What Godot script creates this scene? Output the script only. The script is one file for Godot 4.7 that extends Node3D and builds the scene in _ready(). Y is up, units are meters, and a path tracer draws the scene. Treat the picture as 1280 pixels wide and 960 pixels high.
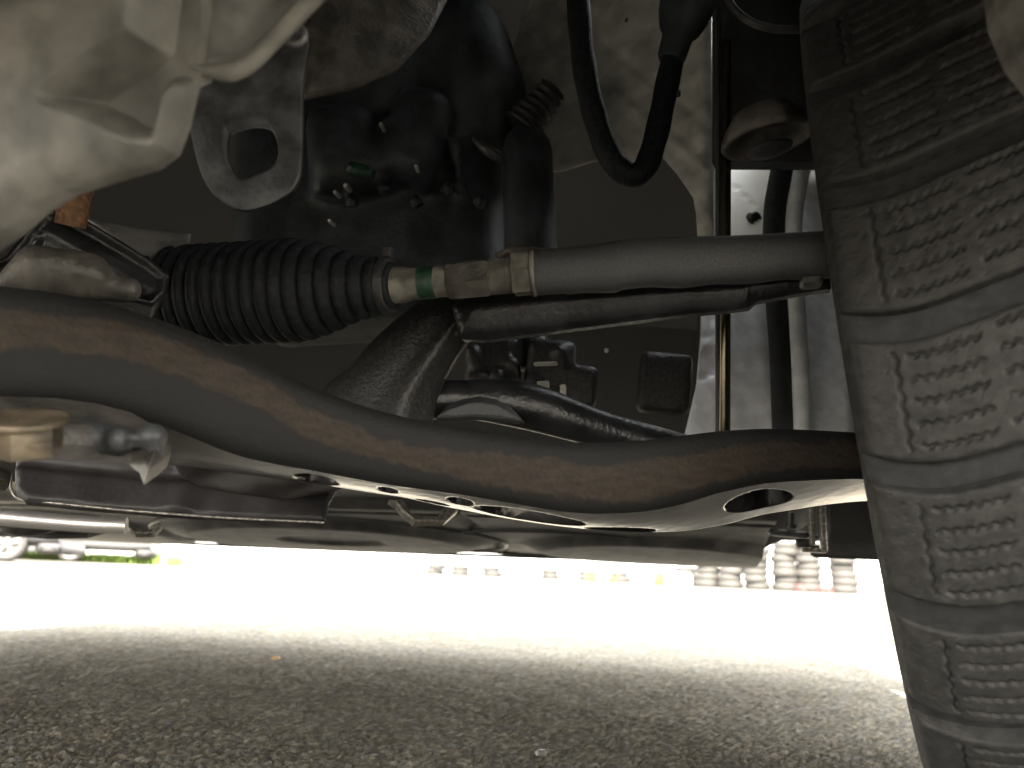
extends Node3D
# A look from beneath a car behind its right front wheel, forwards across the yard.

const F := 962.0
var B := Basis()
var CAM := Vector3(0, 0.17, 0)
var car: Node3D
var M := {}
var rng := RandomNumberGenerator.new()
var FW := Vector3(0.218, 0, -0.976)      # the car's forward direction
var RT := Vector3(0.976, 0, 0.218)       # the car's right
var SC := -0.53                          # the car's middle line, measured along RT


class MB:
	var V := PackedVector3Array()
	var C := PackedColorArray()
	var I := PackedInt32Array()

	func quad(a: int, b: int, c: int, d: int) -> void:
		I.append_array([a, b, c, a, c, d])

	func grid(rows: Array, closed := false, cols: Array = []) -> void:
		var base := V.size()
		var n: int = rows[0].size()
		for k in rows.size():
			V.append_array(rows[k])
			if cols:
				C.append_array(cols[k])
		for k in rows.size() - 1:
			for j in (n if closed else n - 1):
				var a := base + k * n + j
				var b := base + k * n + (j + 1) % n
				quad(a, b, b + n, a + n)

	func cap(ring: PackedVector3Array, flip := false) -> void:
		var base := V.size()
		var mid := Vector3.ZERO
		for p in ring:
			mid += p
		V.append(mid / ring.size())
		V.append_array(ring)
		for j in ring.size():
			var a := base + 1 + j
			var b := base + 1 + (j + 1) % ring.size()
			I.append_array([base, b, a] if flip else [base, a, b])

	func loft(rings: Array, caps := true) -> void:
		grid(rings, true)
		if caps:
			cap(rings[0], true)
			cap(rings[-1])

	func lathe(o: Vector3, axis: Vector3, profile: Array, n := 28) -> void:   # profile: [distance along the axis, radius]
		var z := axis.normalized()
		var x := z.cross(Vector3.UP if absf(z.y) < 0.9 else Vector3.RIGHT).normalized()
		var y := z.cross(x)
		var rings := []
		for p in profile:
			var ring := PackedVector3Array()
			for j in n:
				var a := TAU * j / n
				ring.append(o + z * p[0] + (x * cos(a) + y * sin(a)) * p[1])
			rings.append(ring)
		loft(rings)

	func hexagon(o: Vector3, axis: Vector3, r: float, h: float, turn := 0.3) -> void:
		var z := axis.normalized()
		var x := z.cross(Vector3.UP if absf(z.y) < 0.9 else Vector3.RIGHT).normalized()
		var y := z.cross(x)
		var top := PackedVector3Array()
		var low := PackedVector3Array()
		for j in 6:
			var d0 := x * cos(TAU * j / 6.0 + turn) + y * sin(TAU * j / 6.0 + turn)
			var d1 := x * cos(TAU * (j + 1) / 6.0 + turn) + y * sin(TAU * (j + 1) / 6.0 + turn)
			var g := (d0 - d1).normalized() * r * 0.06
			var ring := []
			for p in [[0.0, 0.9], [h * 0.07, 1.0], [h * 0.93, 1.0], [h, 0.9]]:
				ring.append(PackedVector3Array([o + z * p[0] + d0 * r * p[1], o + z * p[0] + d0 * r * p[1] - g, o + z * p[0] + d1 * r * p[1] + g, o + z * p[0] + d1 * r * p[1]]))
			grid(ring)
			low.append(o + d0 * r * 0.9)
			top.append(o + z * h + d0 * r * 0.9)
		cap(low, true)
		cap(top)

	func tube(path: Array, radii: Array, n := 16, flat := 1.0) -> void:
		var rings := []
		var side := Vector3.ZERO
		for k in path.size():
			var t: Vector3 = (path[mini(k + 1, path.size() - 1)] - path[maxi(k - 1, 0)]).normalized()
			if side == Vector3.ZERO:
				side = t.cross(Vector3.UP if absf(t.y) < 0.9 else Vector3.RIGHT)
			side = (side - t * side.dot(t)).normalized()
			var up := t.cross(side)
			var ring := PackedVector3Array()
			var r: float = radii[k] if radii.size() > 1 else radii[0]
			for j in n:
				var a := TAU * j / n
				ring.append(path[k] + (side * cos(a) * flat + up * sin(a)) * r)
			rings.append(ring)
		loft(rings)

	func box(xf: Transform3D, size: Vector3, bevel := 0.002) -> void:
		var h := size / 2.0
		var b := minf(bevel, minf(h.x, minf(h.y, h.z)) * 0.9)
		var rings := []
		for lv in [[-h.z, b], [-h.z + b, 0.0], [h.z - b, 0.0], [h.z, b]]:
			var x: float = h.x - lv[1]
			var y: float = h.y - lv[1]
			var ring := PackedVector3Array()
			for q in [[x, y - b], [x - b, y], [-x + b, y], [-x, y - b], [-x, -y + b], [-x + b, -y], [x - b, -y], [x, -y + b]]:
				ring.append(xf * Vector3(q[0], q[1], lv[0]))
			rings.append(ring)
		loft(rings)

	func mesh() -> ArrayMesh:
		var N := PackedVector3Array()
		N.resize(V.size())
		for k in range(0, I.size(), 3):
			var a := V[I[k]]
			var n := (V[I[k + 2]] - a).cross(V[I[k + 1]] - a)
			N[I[k]] += n
			N[I[k + 1]] += n
			N[I[k + 2]] += n
		for k in N.size():
			N[k] = N[k].normalized() if N[k].length_squared() > 0.0 else Vector3.UP
		var arr := []
		arr.resize(Mesh.ARRAY_MAX)
		arr[Mesh.ARRAY_VERTEX] = V
		arr[Mesh.ARRAY_NORMAL] = N
		arr[Mesh.ARRAY_INDEX] = I
		if C.size() == V.size() and C.size() > 0:
			arr[Mesh.ARRAY_COLOR] = C
		var m := ArrayMesh.new()
		m.add_surface_from_arrays(Mesh.PRIMITIVE_TRIANGLES, arr)
		return m


# ---------------------------------------------------------------- helpers
func P(x: float, y: float, d: float) -> Vector3:      # a point d metres deep along a sight line
	return CAM + B * Vector3((x - 640.0) / F * d, -(y - 480.0) / F * d, -d)

func ray(x: float, y: float) -> Vector3:
	return B * Vector3((x - 640.0) / F, -(y - 480.0) / F, -1.0)

func hz(x: float) -> Vector3:                        # a level sight line, one metre deep
	var r := ray(x, 716.0 + (x - 640.0) * 0.0419)
	return Vector3(r.x, 0, r.z) / cos(deg_to_rad(13.8))

func CF(s: float, y: float, q: float) -> Vector3:     # car frame: right, up, forward
	return RT * s + Vector3.UP * y + FW * q

func put(called: String, mb: MB, mat: Material, parent: Node3D = null, label := "") -> MeshInstance3D:
	var o := MeshInstance3D.new()
	o.name = called
	o.mesh = mb.mesh()
	o.material_override = mat
	(parent if parent else self).add_child(o, true)
	if label:
		o.set_meta("label", label)
	return o

func thing(called: String, label: String, category: String, at := Vector3.ZERO, turn := 0.0, group := "") -> Node3D:
	var o := Node3D.new()
	o.name = called
	add_child(o, true)
	number(o, called)
	o.position = at
	o.rotation.y = turn
	tag(o, label, category, group)
	return o

var taken := {}
func number(o: Node, called: String) -> void:
	var n: int = taken.get(called, 0)
	taken[called] = n + 1
	o.name = called if n == 0 else "%s_%03d" % [called, n]

func tag(o: Node, label: String, category: String, group := "") -> void:
	o.set_meta("label", label)
	o.set_meta("category", category)
	if group:
		o.set_meta("group", group)

func struct(called: String, mb: MB, mat: Material) -> MeshInstance3D:
	var o := put(called, mb, mat)
	o.set_meta("kind", "structure")
	return o

func spline(pts: Array, per := 6) -> Array:
	var out := []
	for k in pts.size() - 1:
		var a: Vector3 = pts[maxi(k - 1, 0)]
		var b: Vector3 = pts[k]
		var c: Vector3 = pts[k + 1]
		var d: Vector3 = pts[mini(k + 2, pts.size() - 1)]
		for j in per:
			out.append(b.cubic_interpolate(c, a, d, float(j) / per))
	out.append(pts[-1])
	return out

func pxpath(pts: Array, per := 6) -> Array:           # [[x, y, depth], ...]
	var v := []
	for p in pts:
		v.append(P(p[0], p[1], p[2]))
	return spline(v, per)

func curve(table: Array, x: float) -> float:          # smooth table look-up: [[x, value], ...]
	for k in table.size() - 1:
		if x <= table[k + 1][0] or k == table.size() - 2:
			var a: Array = table[maxi(k - 1, 0)]
			var b: Array = table[k]
			var c: Array = table[k + 1]
			var d: Array = table[mini(k + 2, table.size() - 1)]
			var t: float = clampf((x - b[0]) / (c[0] - b[0]), 0, 1)
			return cubic_interpolate(b[1], c[1], lerpf(b[1], a[1], minf(1.0, (c[0] - b[0]) / maxf(b[0] - a[0], 1.0))), lerpf(c[1], d[1], minf(1.0, (c[0] - b[0]) / maxf(d[0] - c[0], 1.0))), t)
	return 0.0

func tone(seed_: int, freq: float, lo: float, hi: float, size := 256, oct := 4) -> NoiseTexture2D:
	var n := FastNoiseLite.new()
	n.seed = seed_
	n.frequency = freq
	n.fractal_octaves = oct
	var t := NoiseTexture2D.new()
	t.width = size
	t.height = size
	t.seamless = true
	t.noise = n
	var g := Gradient.new()
	g.offsets = PackedFloat32Array([0.2, 0.8])
	g.colors = PackedColorArray([Color(lo, lo, lo), Color(hi, hi, hi)])
	t.color_ramp = g
	return t

func bump(seed_: int, freq: float, strength: float, size := 256) -> NoiseTexture2D:
	var n := FastNoiseLite.new()
	n.seed = seed_
	n.frequency = freq
	n.fractal_octaves = 4
	var t := NoiseTexture2D.new()
	t.width = size
	t.height = size
	t.seamless = true
	t.as_normal_map = true
	t.bump_strength = strength
	t.noise = n
	return t

func mat(called: String, c: Color, rough: float, metal := 0.0, tex: Texture2D = null, nrm: Texture2D = null, scale := 8.0, nscale := 0.5, rtex: Texture2D = null) -> StandardMaterial3D:
	var m := StandardMaterial3D.new()
	m.resource_name = called
	m.albedo_color = c.linear_to_srgb()
	m.roughness = rough
	m.metallic = metal
	if tex:
		m.albedo_texture = tex
	if nrm:
		m.normal_enabled = true
		m.normal_texture = nrm
		m.normal_scale = nscale
	if rtex:
		m.roughness_texture = rtex
	m.uv1_triplanar = true
	m.uv1_scale = Vector3.ONE * scale
	M[called] = m
	return m

# A slab with an outline (photo pixels on a plane given by three [x, y, depth] points), its face shaped by a height function, rounded edges.
func slab(poly: Array, plane: Array, thick: float, bevel: float, cells := 40, shape: Variant = null, colour: Variant = null) -> MB:
	var o := P(plane[0][0], plane[0][1], plane[0][2])
	var n := (P(plane[1][0], plane[1][1], plane[1][2]) - o).cross(P(plane[2][0], plane[2][1], plane[2][2]) - o).normalized()
	if n.dot(o - CAM) > 0:
		n = -n
	var ux := n.cross(Vector3.UP).normalized()
	if absf(n.y) > 0.95:
		ux = RT
	var uy := n.cross(ux).normalized()
	ux = uy.cross(n)
	var pl := PackedVector2Array()
	for q in poly:
		var dir := ray(q[0], q[1])
		var at := CAM + dir * ((o - CAM).dot(n) / dir.dot(n))
		pl.append(Vector2((at - o).dot(ux), (at - o).dot(uy)))
	var lo := pl[0]
	var hi := pl[0]
	for q in pl:
		lo = lo.min(q)
		hi = hi.max(q)
	var cell: float = maxf(hi.x - lo.x, hi.y - lo.y) / cells
	lo -= Vector2(cell, cell) * 0.5
	var nx := int(ceil((hi.x - lo.x) / cell)) + 1
	var ny := int(ceil((hi.y - lo.y) / cell)) + 1
	var mb := MB.new()
	var inside := []
	var inv := B.inverse()
	for j in ny + 1:
		for i in nx + 1:
			var p := lo + Vector2(i, j) * cell
			var best := 1e9
			var near := p
			for k in pl.size():
				var c := Geometry2D.get_closest_point_to_segment(p, pl[k], pl[(k + 1) % pl.size()])
				if c.distance_squared_to(p) < best:
					best = c.distance_squared_to(p)
					near = c
			var inn := Geometry2D.is_point_in_polygon(p, pl)
			var e := sqrt(best) if inn else 0.0
			if not inn or e < cell * 0.3:
				p = near
				e = 0.0
			inside.append(inn)
			var h := 0.0
			if e < bevel:
				h = -bevel + sqrt(maxf(0.0, bevel * bevel - (bevel - e) * (bevel - e)))
			var w := o + ux * p.x + uy * p.y
			var lc := inv * (w - CAM)
			var px := 640.0 - lc.x / lc.z * F
			var py := 480.0 + lc.y / lc.z * F
			if shape != null:
				h += shape.call(px, py, e)
			mb.V.append(w + n * h)
			if colour != null:
				mb.C.append(colour.call(px, py, e))
	var used := {}
	var edges := {}
	for j in ny:
		for i in nx:
			var a := j * (nx + 1) + i
			var ids := [a, a + 1, a + nx + 2, a + nx + 1]
			if inside[ids[0]] or inside[ids[1]] or inside[ids[2]] or inside[ids[3]]:
				mb.quad(ids[0], ids[1], ids[2], ids[3])
				for k in 4:
					var x: int = ids[k]
					var y: int = ids[(k + 1) % 4]
					if edges.has([y, x]):
						edges.erase([y, x])
					else:
						edges[[x, y]] = true
	for e in edges:
		var b := mb.V.size()
		var pa: Vector3 = mb.V[e[0]]
		var pb: Vector3 = mb.V[e[1]]
		if pa.is_equal_approx(pb):
			continue
		var ca: float = (pa - o).dot(n) + thick
		var cb: float = (pb - o).dot(n) + thick
		mb.V.append_array([pa, pa - n * ca, pb - n * cb, pb])
		if colour != null:
			for c in [e[0], e[0], e[1], e[1]]:
				mb.C.append(mb.C[c])
		mb.quad(b, b + 1, b + 2, b + 3)
	var tri := Geometry2D.triangulate_polygon(pl)
	var b0 := mb.V.size()
	for q in pl:
		mb.V.append(o + ux * q.x + uy * q.y - n * thick)
		if colour != null:
			mb.C.append(mb.C[0])
	for t in tri:
		mb.I.append(b0 + t)
	return mb

# Smooth union of rounded shapes as one surface (surface nets).  prim: ["cap", a, b, ra, rb, op, k] or ["box", transform, half, r, op, k]
func field(prims: Array, p: Vector3) -> float:
	var d := 1e3
	for q in prims:
		var e := 0.0
		var op := 1
		var k := 0.0
		if q[0] == "cap":
			var ab: Vector3 = q[2] - q[1]
			var t := clampf((p - q[1]).dot(ab) / maxf(ab.length_squared(), 1e-9), 0, 1)
			e = (p - q[1] - ab * t).length() - lerpf(q[3], q[4], t)
			op = q[5]
			k = q[6]
		else:
			var l: Vector3 = (q[1] as Transform3D) * p
			var h: Vector3 = l.abs() - q[2] + Vector3.ONE * q[3]
			e = h.max(Vector3.ZERO).length() + minf(maxf(h.x, maxf(h.y, h.z)), 0.0) - q[3]
			op = q[4]
			k = q[5]
		if op > 0:
			var s := maxf(k - absf(d - e), 0.0) / k
			d = minf(d, e) - s * s * k * 0.25
		else:
			e = -e
			var s := maxf(k - absf(d - e), 0.0) / k
			d = maxf(d, e) + s * s * k * 0.25
	return d

func nets(prims: Array, lo: Vector3, hi: Vector3, cell: float) -> MB:
	var mb := MB.new()
	var nx := int((hi.x - lo.x) / cell) + 2
	var ny := int((hi.y - lo.y) / cell) + 2
	var nz := int((hi.z - lo.z) / cell) + 2
	var f := PackedFloat32Array()
	f.resize(nx * ny * nz)
	for z in nz:
		for y in ny:
			for x in nx:
				f[(z * ny + y) * nx + x] = field(prims, lo + Vector3(x, y, z) * cell)
	var at := PackedInt32Array()
	at.resize(f.size())
	at.fill(-1)
	for z in nz - 1:
		for y in ny - 1:
			for x in nx - 1:
				var sum := Vector3.ZERO
				var n := 0
				var i0 := (z * ny + y) * nx + x
				for e in [[0, 0, 0, 1, 0, 0], [0, 1, 0, 1, 1, 0], [0, 0, 1, 1, 0, 1], [0, 1, 1, 1, 1, 1], [0, 0, 0, 0, 1, 0], [1, 0, 0, 1, 1, 0], [0, 0, 1, 0, 1, 1], [1, 0, 1, 1, 1, 1], [0, 0, 0, 0, 0, 1], [1, 0, 0, 1, 0, 1], [0, 1, 0, 0, 1, 1], [1, 1, 0, 1, 1, 1]]:
					var fa := f[i0 + (e[2] * ny + e[1]) * nx + e[0]]
					var fb := f[i0 + (e[5] * ny + e[4]) * nx + e[3]]
					if (fa < 0) != (fb < 0):
						sum += Vector3(e[0], e[1], e[2]).lerp(Vector3(e[3], e[4], e[5]), fa / (fa - fb))
						n += 1
				if n:
					at[i0] = mb.V.size()
					mb.V.append(lo + (Vector3(x, y, z) + sum / n) * cell)
	for z in range(1, nz - 1):
		for y in range(1, ny - 1):
			for x in range(1, nx - 1):
				var i0 := (z * ny + y) * nx + x
				var s0 := f[i0] < 0
				for ax in 3:
					var st: int = [1, nx, nx * ny][ax]
					if s0 != (f[i0 + st] < 0):
						var u: int = [nx, nx * ny, 1][ax]
						var w: int = [nx * ny, 1, nx][ax]
						var q := [at[i0], at[i0 - u], at[i0 - u - w], at[i0 - w]]
						if q.min() >= 0:
							if s0:
								mb.quad(q[3], q[2], q[1], q[0])
							else:
								mb.quad(q[0], q[1], q[2], q[3])
	return mb

func look(px: float, py: float, d: float, size: Vector3, turn := Vector3.ZERO) -> Array:   # a box facing the car's rear: [inverse transform, half size]
	var b := Basis(RT, Vector3.UP, -FW) * Basis.from_euler(turn)
	return [Transform3D(b, P(px, py, d)).affine_inverse(), size / 2.0]

func frame(px: float, py: float, d: float, turn := Vector3.ZERO) -> Transform3D:
	return Transform3D(Basis(RT, Vector3.UP, -FW) * Basis.from_euler(turn), P(px, py, d))


func _ready() -> void:
	rng.seed = 7
	# ------------------------------------------------------------ camera, sky, sun, exposure
	var roll := deg_to_rad(-2.4)
	B = Basis(Vector3.RIGHT, deg_to_rad(13.8)) * Basis(Vector3.BACK, -roll)
	var cam := Camera3D.new()
	cam.name = "camera"
	var at := CameraAttributesPhysical.new()
	at.frustum_focal_length = 35.05
	at.exposure_aperture = 11.0
	at.frustum_focus_distance = 0.55
	at.frustum_near = 0.02
	at.frustum_far = 900.0
	cam.attributes = at
	cam.fov = 2.0 * rad_to_deg(atan(480.0 / F))
	cam.near = 0.02
	cam.far = 900.0
	cam.transform = Transform3D(B, CAM)
	add_child(cam)
	cam.current = true
	var env := Environment.new()
	env.background_mode = Environment.BG_SKY
	var sm := ProceduralSkyMaterial.new()
	sm.sky_top_color = Color(0.80, 0.81, 0.82)
	sm.sky_horizon_color = Color(1.0, 0.97, 0.92)
	sm.sky_curve = 0.3
	sm.ground_bottom_color = Color(0.35, 0.34, 0.32)
	sm.ground_horizon_color = Color(0.5, 0.5, 0.5)
	sm.sky_energy_multiplier = 1.0
	var sky := Sky.new()
	sky.sky_material = sm
	env.sky = sky
	env.tonemap_mode = Environment.TONE_MAPPER_LINEAR
	env.tonemap_exposure = 13.5
	env.sdfgi_enabled = true
	env.ssao_enabled = true
	env.ssil_enabled = true
	var we := WorldEnvironment.new()
	we.environment = env
	add_child(we)
	var sun := DirectionalLight3D.new()
	sun.name = "sun"
	sun.light_energy = 1.5
	sun.light_color = Color(1.0, 0.955, 0.88)
	sun.light_angular_distance = 0.55
	sun.shadow_enabled = true
	add_child(sun)
	# towards the sun: high, from behind the camera and to the left
	var to_sun := (Vector3.UP * 0.86 - FW * 0.72 + RT * 0.03).normalized()
	sun.look_at_from_position(Vector3.ZERO, -to_sun, Vector3.BACK)

	materials()
	ground()
	car = thing("car", "white car seen from beneath, behind its right front wheel, over shaded asphalt", "car")
	body()
	wheel()
	control_arm()
	steering()
	left_parts()
	upper_parts()
	middle_parts()
	right_parts()
	front_parts()
	background()


func materials() -> void:
	var speck := tone(3, 0.05, 0.55, 1.0)
	var patch := tone(4, 0.012, 0.5, 1.0)
	var grain := tone(5, 0.2, 0.72, 1.0, 256, 3)
	var b1 := bump(6, 0.08, 4.0)
	var b2 := bump(8, 0.02, 5.0)
	mat("black_paint", Color(0.022, 0.023, 0.026), 0.42, 0.0, patch, b1, 9.0, 0.25, tone(12, 0.05, 0.7, 1.0))
	mat("black_gloss", Color(0.02, 0.02, 0.021), 0.3, 0.0, null, b2, 3.0, 0.12)
	mat("arm_gloss", Color(0.0125, 0.0125, 0.0135), 0.2, 0.0, patch, b2, 9.0, 0.1)
	M.arm_gloss.metallic_specular = 0.7
	M.black_gloss.metallic_specular = 0.35
	mat("sub_panel", Color(0.06, 0.056, 0.058), 0.5, 0.0, patch, b1, 6.0, 0.15)
	mat("black_plastic", Color(0.03, 0.03, 0.031), 0.5, 0.0, grain, b1, 12.0, 0.3)
	mat("undertray", Color(0.075, 0.073, 0.072), 0.5, 0.0, patch, b1, 5.0, 0.15)
	M.undertray.metallic_specular = 0.35
	mat("rubber", Color(0.013, 0.016, 0.019), 0.62, 0.0, speck, b1, 14.0, 0.4)
	M.rubber.metallic_specular = 0.3
	mat("tyre_rubber", Color(0.031, 0.0305, 0.029), 0.75, 0.0, speck, b1, 9.0, 0.35)
	mat("tyre_floor", Color(0.024, 0.026, 0.026), 0.8, 0.0, speck, b1, 9.0, 0.35)
	mat("dark_steel", Color(0.115, 0.122, 0.13), 0.5, 0.2, patch, b1, 9.0, 0.35)
	mat("grey_steel", Color(0.16, 0.16, 0.155), 0.5, 0.3, patch, b1, 9.0, 0.35)
	mat("cast_grey", Color(0.04, 0.04, 0.04), 0.5, 0.1, speck, b1, 14.0, 0.5)
	mat("engine_dark", Color(0.03, 0.04, 0.046), 0.6, 0.0, patch, b1, 6.0, 0.2)
	mat("bay_black", Color(0.03, 0.034, 0.038), 0.7, 0.0, patch, b1, 6.0, 0.4)
	mat("dark_liner", Color(0.06, 0.06, 0.06), 0.9, 0.0, null, b1, 9.0, 0.3)  # dark tone that stands in for deep shade in the engine bay
	mat("cup_rubber", Color(0.19, 0.17, 0.155), 0.7, 0.0, patch, b1, 12.0, 0.3)
	mat("zinc", Color(0.2, 0.19, 0.16), 0.55, 0.2, patch, b1, 14.0, 0.3)
	mat("beige_bolt", Color(0.14, 0.11, 0.072), 0.55, 0.15, patch, b1, 14.0, 0.4)
	mat("rust_bolt", Color(0.22, 0.11, 0.045), 0.7, 0.1, speck, b1, 18.0, 0.6)
	mat("pale_shield", Color(0.19, 0.182, 0.16), 0.62, 0.0, patch, b1, 7.0, 0.3)
	mat("dusty_grey", Color(0.04, 0.043, 0.046), 0.55, 0.0, grain, b1, 10.0, 0.12)
	mat("dusty_bracket", Color(0.09, 0.083, 0.072), 0.55, 0.0, patch, b1, 12.0, 0.4)
	mat("plate_grey", Color(0.2, 0.195, 0.18), 0.5, 0.0, patch, b1, 7.0, 0.2)
	mat("white_paint", Color(0.84, 0.81, 0.73), 0.35, 0.0, tone(14, 0.01, 0.9, 1.0), null, 5.0)
	mat("blue_grey", Color(0.82, 0.84, 0.86), 0.35, 0.0, tone(15, 0.02, 0.85, 1.0), b1, 8.0, 0.1)
	mat("inner_panel", Color(0.6, 0.59, 0.54), 0.5, 0.0, tone(16, 0.03, 0.75, 1.0), b1, 4.0, 0.12)
	mat("green_paint", Color(0.012, 0.055, 0.03), 0.5, 0.0, speck, null, 14.0)
	mat("silver", Color(0.75, 0.73, 0.71), 0.4, 0.8)
	mat("brass_rod", Color(0.12, 0.108, 0.075), 0.16, 0.9, null, b1, 14.0, 0.05)
	mat("pale_rim", Color(0.5, 0.48, 0.43), 0.35, 0.5, speck, null, 14.0)
	mat("alloy", Color(0.2, 0.2, 0.2), 0.4, 0.5)
	mat("far_tyre", Color(0.055, 0.053, 0.05), 0.7, 0.0, speck, null, 2.0)
	mat("far_red", Color(0.6, 0.03, 0.03), 0.6)
	mat("far_yellow", Color(0.6, 0.45, 0.12), 0.6)
	mat("grass", Color(0.12, 0.19, 0.03), 0.7)
	mat("leaf", Color(0.42, 0.22, 0.03), 0.6)
	mat("silver_paint", Color(0.10, 0.105, 0.11), 0.35, 0.2)
	mat("dark_trim", Color(0.045, 0.045, 0.048), 0.55)
	mat("concrete", Color(0.4, 0.38, 0.34), 0.85, 0.0, speck, b1, 2.0, 0.4)
	var v := mat("painted_by_vertex", Color.WHITE, 0.5, 0.0, grain, b1, 14.0, 0.35)
	v.vertex_color_use_as_albedo = true
	var a := mat("asphalt_stone", Color.WHITE, 0.95, 0.0, tone(21, 0.1, 0.6, 1.0), b1, 30.0, 0.5)
	a.vertex_color_use_as_albedo = true
	a.metallic_specular = 0.15
	mat("asphalt_far", Color(0.21, 0.195, 0.165), 0.85, 0.0, tone(22, 0.3, 0.45, 1.0, 512, 3), bump(23, 0.3, 8.0, 512), 1.5, 0.8)


# ------------------------------------------------------------ ground
func ground() -> void:
	var mb := MB.new()
	var rows := []
	for k in 25:
		var row := PackedVector3Array()
		for j in 25:
			row.append(Vector3((j - 12) / 12.0 * 150.0, -0.012, (k - 12) / 12.0 * 150.0))
		rows.append(row)
	mb.grid(rows)
	struct("ground", mb, M.asphalt_far)
	# the asphalt near the car: rolled stones standing out of the binder
	var f1 := FastNoiseLite.new()
	f1.noise_type = FastNoiseLite.TYPE_CELLULAR
	f1.frequency = 165.0
	f1.seed = 5
	f1.fractal_type = FastNoiseLite.FRACTAL_NONE
	f1.cellular_jitter = 1.0
	f1.cellular_return_type = FastNoiseLite.RETURN_DISTANCE2_SUB
	var f2: FastNoiseLite = f1.duplicate()
	f2.cellular_return_type = FastNoiseLite.RETURN_CELL_VALUE
	var f3: FastNoiseLite = f1.duplicate()
	f3.frequency = 420.0
	f3.seed = 9
	var f4 := FastNoiseLite.new()
	f4.seed = 31
	f4.frequency = 9.0
	var st := MB.new()
	var nr := 560
	var nc := 520
	for k in nr:
		var d := 0.5 * pow(9.0, float(k) / (nr - 1))
		for j in nc:
			var x := (float(j) / (nc - 1) - 0.5) * 1.75 * d
			var z := -d
			var q := f1.get_noise_2d(x, z) + 1.0
			var v := f2.get_noise_2d(x, z) * 0.5 + 0.5
			var s := f3.get_noise_2d(x, z) + 1.0
			var w := f4.get_noise_2d(x, z)
			var plateau := smoothstep(0.0, 0.42, q)
			var h := -0.0032 + plateau * (0.0018 + 0.0018 * v) + smoothstep(0.0, 0.5, s) * 0.0006 + w * 0.0012
			st.V.append(Vector3(x, h, z))
			var t := fposmod(v * 37.0, 1.0)
			var g := lerpf(0.19, 0.35, t * t) * (1.0 + 0.2 * w)
			var warm := fposmod(v * 91.0, 1.0)
			st.C.append(Color(g * lerpf(1.0, 1.14, warm), g * lerpf(0.98, 1.0, warm), g * lerpf(0.9, 0.74, warm)))
	for k in nr - 1:
		for j in nc - 1:
			var a := k * nc + j
			st.quad(a, a + nc, a + nc + 1, a + 1)
	var o := struct("asphalt", st, M.asphalt_stone)
	o.set_meta("label", "coarse grey asphalt")
	var lf := MB.new()
	var lc := gp(344, 826) + Vector3(0, 0.004, 0)
	lf.loft([ell(lc, 0.007, 0.005, 0.0), ell(lc + Vector3(0, 0.0012, 0), 0.0075, 0.0055, 0.0), ell(lc + Vector3(0.0, 0.003, 0), 0.004, 0.003, 0.0)])
	tag(put("leaf_scrap", lf, M.leaf), "tiny dry orange leaf scrap lying on the shaded asphalt", "leaf")
	var pb := MB.new()
	var pc := gp(676, 946) + Vector3(0, 0.001, 0)
	pb.loft([ell(pc, 0.005, 0.004, 0.0), ell(pc + Vector3(0, 0.003, 0), 0.0055, 0.0045, 0.4), ell(pc + Vector3(0.001, 0.0055, 0), 0.003, 0.0025, 0.2)])
	tag(put("pebble", pb, M.grey_steel), "small grey pebble loose on the asphalt nearest the viewer", "pebble")

func gp(x: float, y: float) -> Vector3:               # where a sight line meets the ground
	var r := ray(x, y)
	return CAM - r * (CAM.y / r.y)

func ell(c: Vector3, a: float, b: float, turn: float) -> PackedVector3Array:
	var ring := PackedVector3Array()
	for j in 10:
		var w := TAU * j / 10.0
		var rr := 1.0 + 0.2 * sin(j * 2.3)
		ring.append(c + Vector3(cos(w) * a * rr, 0, sin(w) * b * rr).rotated(Vector3.UP, turn))
	return ring


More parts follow.
